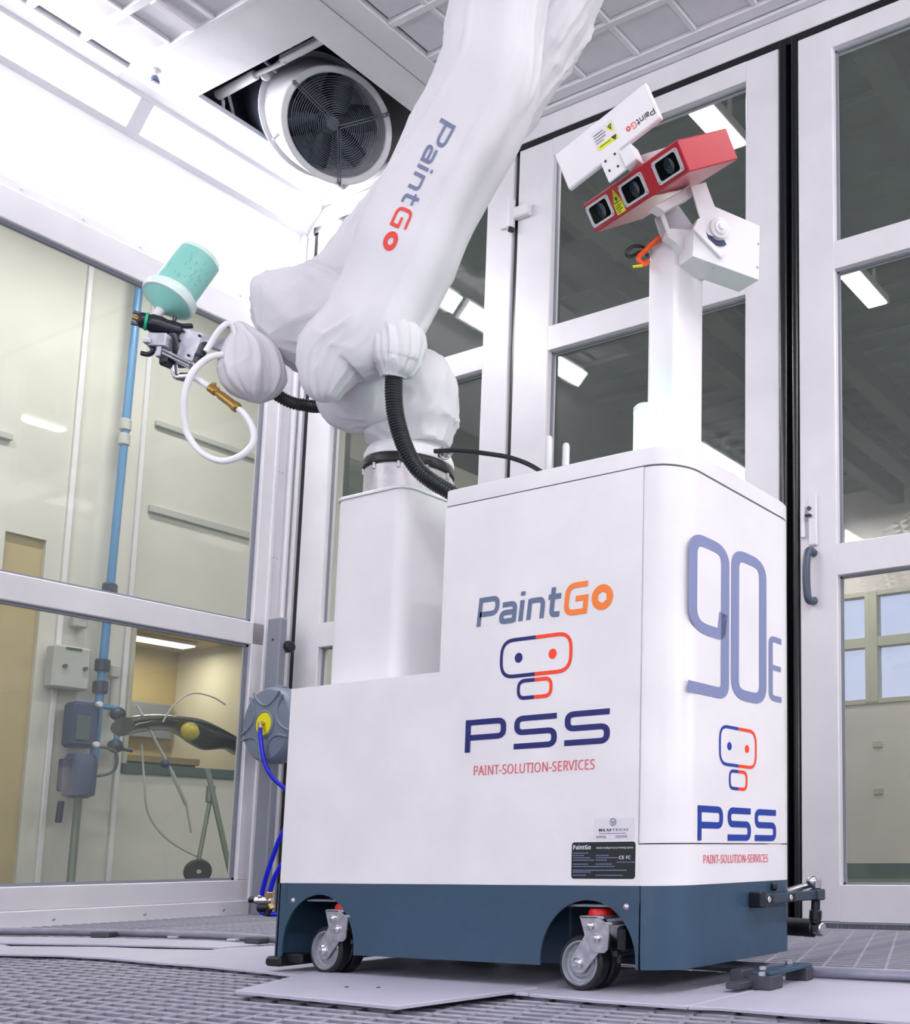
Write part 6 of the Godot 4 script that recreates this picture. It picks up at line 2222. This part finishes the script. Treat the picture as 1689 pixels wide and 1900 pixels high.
	tube(st, spline([Vector3(0.165, 1.597, -0.165), Vector3(0.155, 1.600, -0.155), Vector3(0.145, 1.592, -0.16), Vector3(0.142, 1.575, -0.185), Vector3(0.132, 1.555, -0.2), Vector3(0.128, 1.542, -0.197), Vector3(0.136, 1.536, -0.19), Vector3(0.15, 1.55, -0.19)], 6), 0.0055, 10)
	single("orange_lead", st, M.lead_orange, "bright orange cable lead looped behind the top of the mast", "cable")
	st = mb()
	tube(st, spline([Vector3(0.165, 1.585, -0.205), Vector3(0.14, 1.58, -0.195), Vector3(0.118, 1.572, -0.205), Vector3(0.108, 1.556, -0.218), Vector3(0.118, 1.55, -0.213), Vector3(0.14, 1.57, -0.2), Vector3(0.165, 1.575, -0.205)], 6), 0.0038, 10)
	single("black_lead", st, M.black_plastic, "thin black cable loop beside the orange lead at the mast top", "cable")
	st = mb()
	bx(st, Vector3.ZERO, Vector3(0.022, 0.003, 0.008), 0.001, Transform3D(Basis(Vector3(0.5, 0.15, 0.8).normalized(), Vector3(0, 1, 0), Vector3(0.8, 0, -0.5).normalized()).orthonormalized(), Vector3(0.124, 1.527, -0.198)))
	single("cable_tag", st, M.amber_yellow, "small yellow tag hanging under the orange lead at the mast", "cable tag")


# ---------------------------------------------------------------- hose reel and air fittings in the corner
func hose_corner() -> void:
	var p := thing("corner_post", "grey steel channel post in the booth corner carrying the hose reel", "post", Vector3(1.68, 0, -3.55))
	var st := mb()
	bl(st, Vector3(1.655, -0.018, -3.583), Vector3(1.695, 1.408, -3.487), 0.006)
	obj("channel", st, M.post_grey, p)
	st = mb()
	rod(st, Vector3(1.70, 1.27, -3.535), Vector3(1.71, 1.27, -3.47), 0.03, 16, 0.006)
	obj("end_knob", st, M.black_plastic, p)
	st = mb()
	rod(st, Vector3(1.653, 1.30, -3.535), Vector3(1.656, 1.30, -3.535), 0.006, 10)
	obj("bolt_hole", st, M.ink_black, p)
	# reel: round drum, face to -x
	var c := Vector3(1.55, 0.868, -3.40)
	var r := thing("hose_reel", "round grey hose reel with a yellow hub on the corner post", "hose reel", c)
	st = mb()
	lathe(st, [Vector2(0.0, -0.004), Vector2(0.13, -0.004), Vector2(0.165, 0.002), Vector2(0.176, 0.014), Vector2(0.18, 0.03), Vector2(0.18, 0.088), Vector2(0.174, 0.1), Vector2(0.06, 0.105)], c, Vector3.RIGHT, 64, true)
	obj("drum", st, M.reel_grey, r)
	# curved raised ribs round the face
	st = mb()
	for k in 5:
		var a := TAU * k / 5.0 + 0.32
		var m := Vector3(0, sin(a), cos(a))
		var t := Vector3(0, cos(a), -sin(a))
		var path := []
		for i in 9:
			var q := -1.0 + 2.0 * i / 8.0
			path.append(c + Vector3(-0.004, 0, 0) + m * (0.088 + 0.062 * q * q) + t * (0.09 * q))
		tube(st, spline(path, 4), 0.0065, 8)
	obj("face_rib", st, M.reel_grey, r)
	st = mb()
	lathe(st, [Vector2(0.066, 0.0), Vector2(0.066, -0.008), Vector2(0.057, -0.012), Vector2(0.057, -0.002)], c, Vector3.RIGHT, 40, false)
	obj("hub_ring", st, M.reel_grey, r)
	st = mb()
	lathe(st, [Vector2(0.0, -0.012), Vector2(0.053, -0.0115), Vector2(0.056, -0.003)], c, Vector3.RIGHT, 40, false)
	obj("hub_cap", st, M.amber_yellow, r)
	st = mb()
	bl(st, Vector3(1.60, 0.78, -3.47), Vector3(1.66, 0.96, -3.50), 0.004)
	bl(st, Vector3(1.62, 1.035, -3.46), Vector3(1.67, 1.065, -3.41), 0.006)
	obj("bracket", st, M.reel_grey, r)
	st = mb()
	rod(st, c + Vector3(-0.004, 0.005, -0.005), c + Vector3(-0.035, 0.0, 0.01), 0.011, 8, 0.002)
	rod(st, c + Vector3(-0.035, 0.008, 0.008), c + Vector3(-0.036, -0.026, 0.016), 0.010, 8, 0.002)
	obj("swivel_fitting", st, M.brass_light, r)
	st = mb()
	tube(st, spline([Vector3(1.514, 0.845, -3.384), Vector3(1.510, 0.81, -3.375), Vector3(1.515, 0.735, -3.36), Vector3(1.53, 0.663, -3.345), Vector3(1.56, 0.604, -3.32), Vector3(1.62, 0.545, -3.28), Vector3(1.68, 0.50, -3.22)], 8), 0.0095, 12)
	single("blue_hose", st, M.hose_blue, "blue air hose hanging from the yellow hub of the reel", "hose", "blue air hoses in the corner")
	st = mb()
	tube(st, spline([Vector3(1.563, 0.07, -3.371), Vector3(1.562, 0.111, -3.365), Vector3(1.563, 0.183, -3.343), Vector3(1.567, 0.268, -3.311), Vector3(1.573, 0.353, -3.274), Vector3(1.60, 0.45, -3.22), Vector3(1.68, 0.50, -3.22)], 8), 0.0105, 12)
	single("blue_hose", st, M.hose_blue, "blue air hose rising from the brass fittings at the foot of the post", "hose", "blue air hoses in the corner")
	st = mb()
	tube(st, spline([Vector3(1.578, 0.08, -3.34), Vector3(1.579, 0.147, -3.321), Vector3(1.584, 0.195, -3.298), Vector3(1.60, 0.25, -3.26), Vector3(1.65, 0.32, -3.2)], 8), 0.0105, 12)
	single("blue_hose", st, M.hose_blue, "short blue air hose beside the cart corner, right of the brass fittings", "hose", "blue air hoses in the corner")
	st = mb()
	tube(st, spline([Vector3(1.562, 0.04, -3.385), Vector3(1.567, 0.016, -3.382), Vector3(1.580, 0.0, -3.364), Vector3(1.606, -0.002, -3.314), Vector3(1.66, -0.002, -3.22)], 8), 0.0105, 12)
	single("blue_hose", st, M.hose_blue, "blue air hose bending along the floor below the brass fittings", "hose", "blue air hoses in the corner")
	var f := thing("air_manifold", "cluster of chrome and brass air fittings at the foot of the grey post", "fitting", Vector3(1.57, 0, -3.37))
	st = mb()
	rod(st, Vector3(1.552, 0.062, -3.40), Vector3(1.59, 0.058, -3.33), 0.02, 10, 0.004)
	rod(st, Vector3(1.562, 0.05, -3.385), Vector3(1.562, 0.085, -3.372), 0.016, 8, 0.003)
	obj("chrome_body", st, M.bright_steel, f)
	st = mb()
	rod(st, Vector3(1.579, 0.05, -3.345), Vector3(1.578, 0.1, -3.338), 0.017, 8, 0.003)
	rod(st, Vector3(1.585, 0.05, -3.34), Vector3(1.59, 0.02, -3.33), 0.016, 8, 0.003)
	obj("brass_body", st, M.brass_light, f)
	st = mb()
	rod(st, Vector3(1.563, 0.03, -3.39), Vector3(1.585, 0.025, -3.345), 0.022, 12, 0.005)
	rod(st, Vector3(1.54, 0.065, -3.425), Vector3(1.552, 0.062, -3.40), 0.014, 10, 0.003)
	rod(st, Vector3(1.58, -0.01, -3.35), Vector3(1.585, 0.03, -3.34), 0.014, 10, 0.003)
	obj("dark_body", st, M.black_plastic, f)
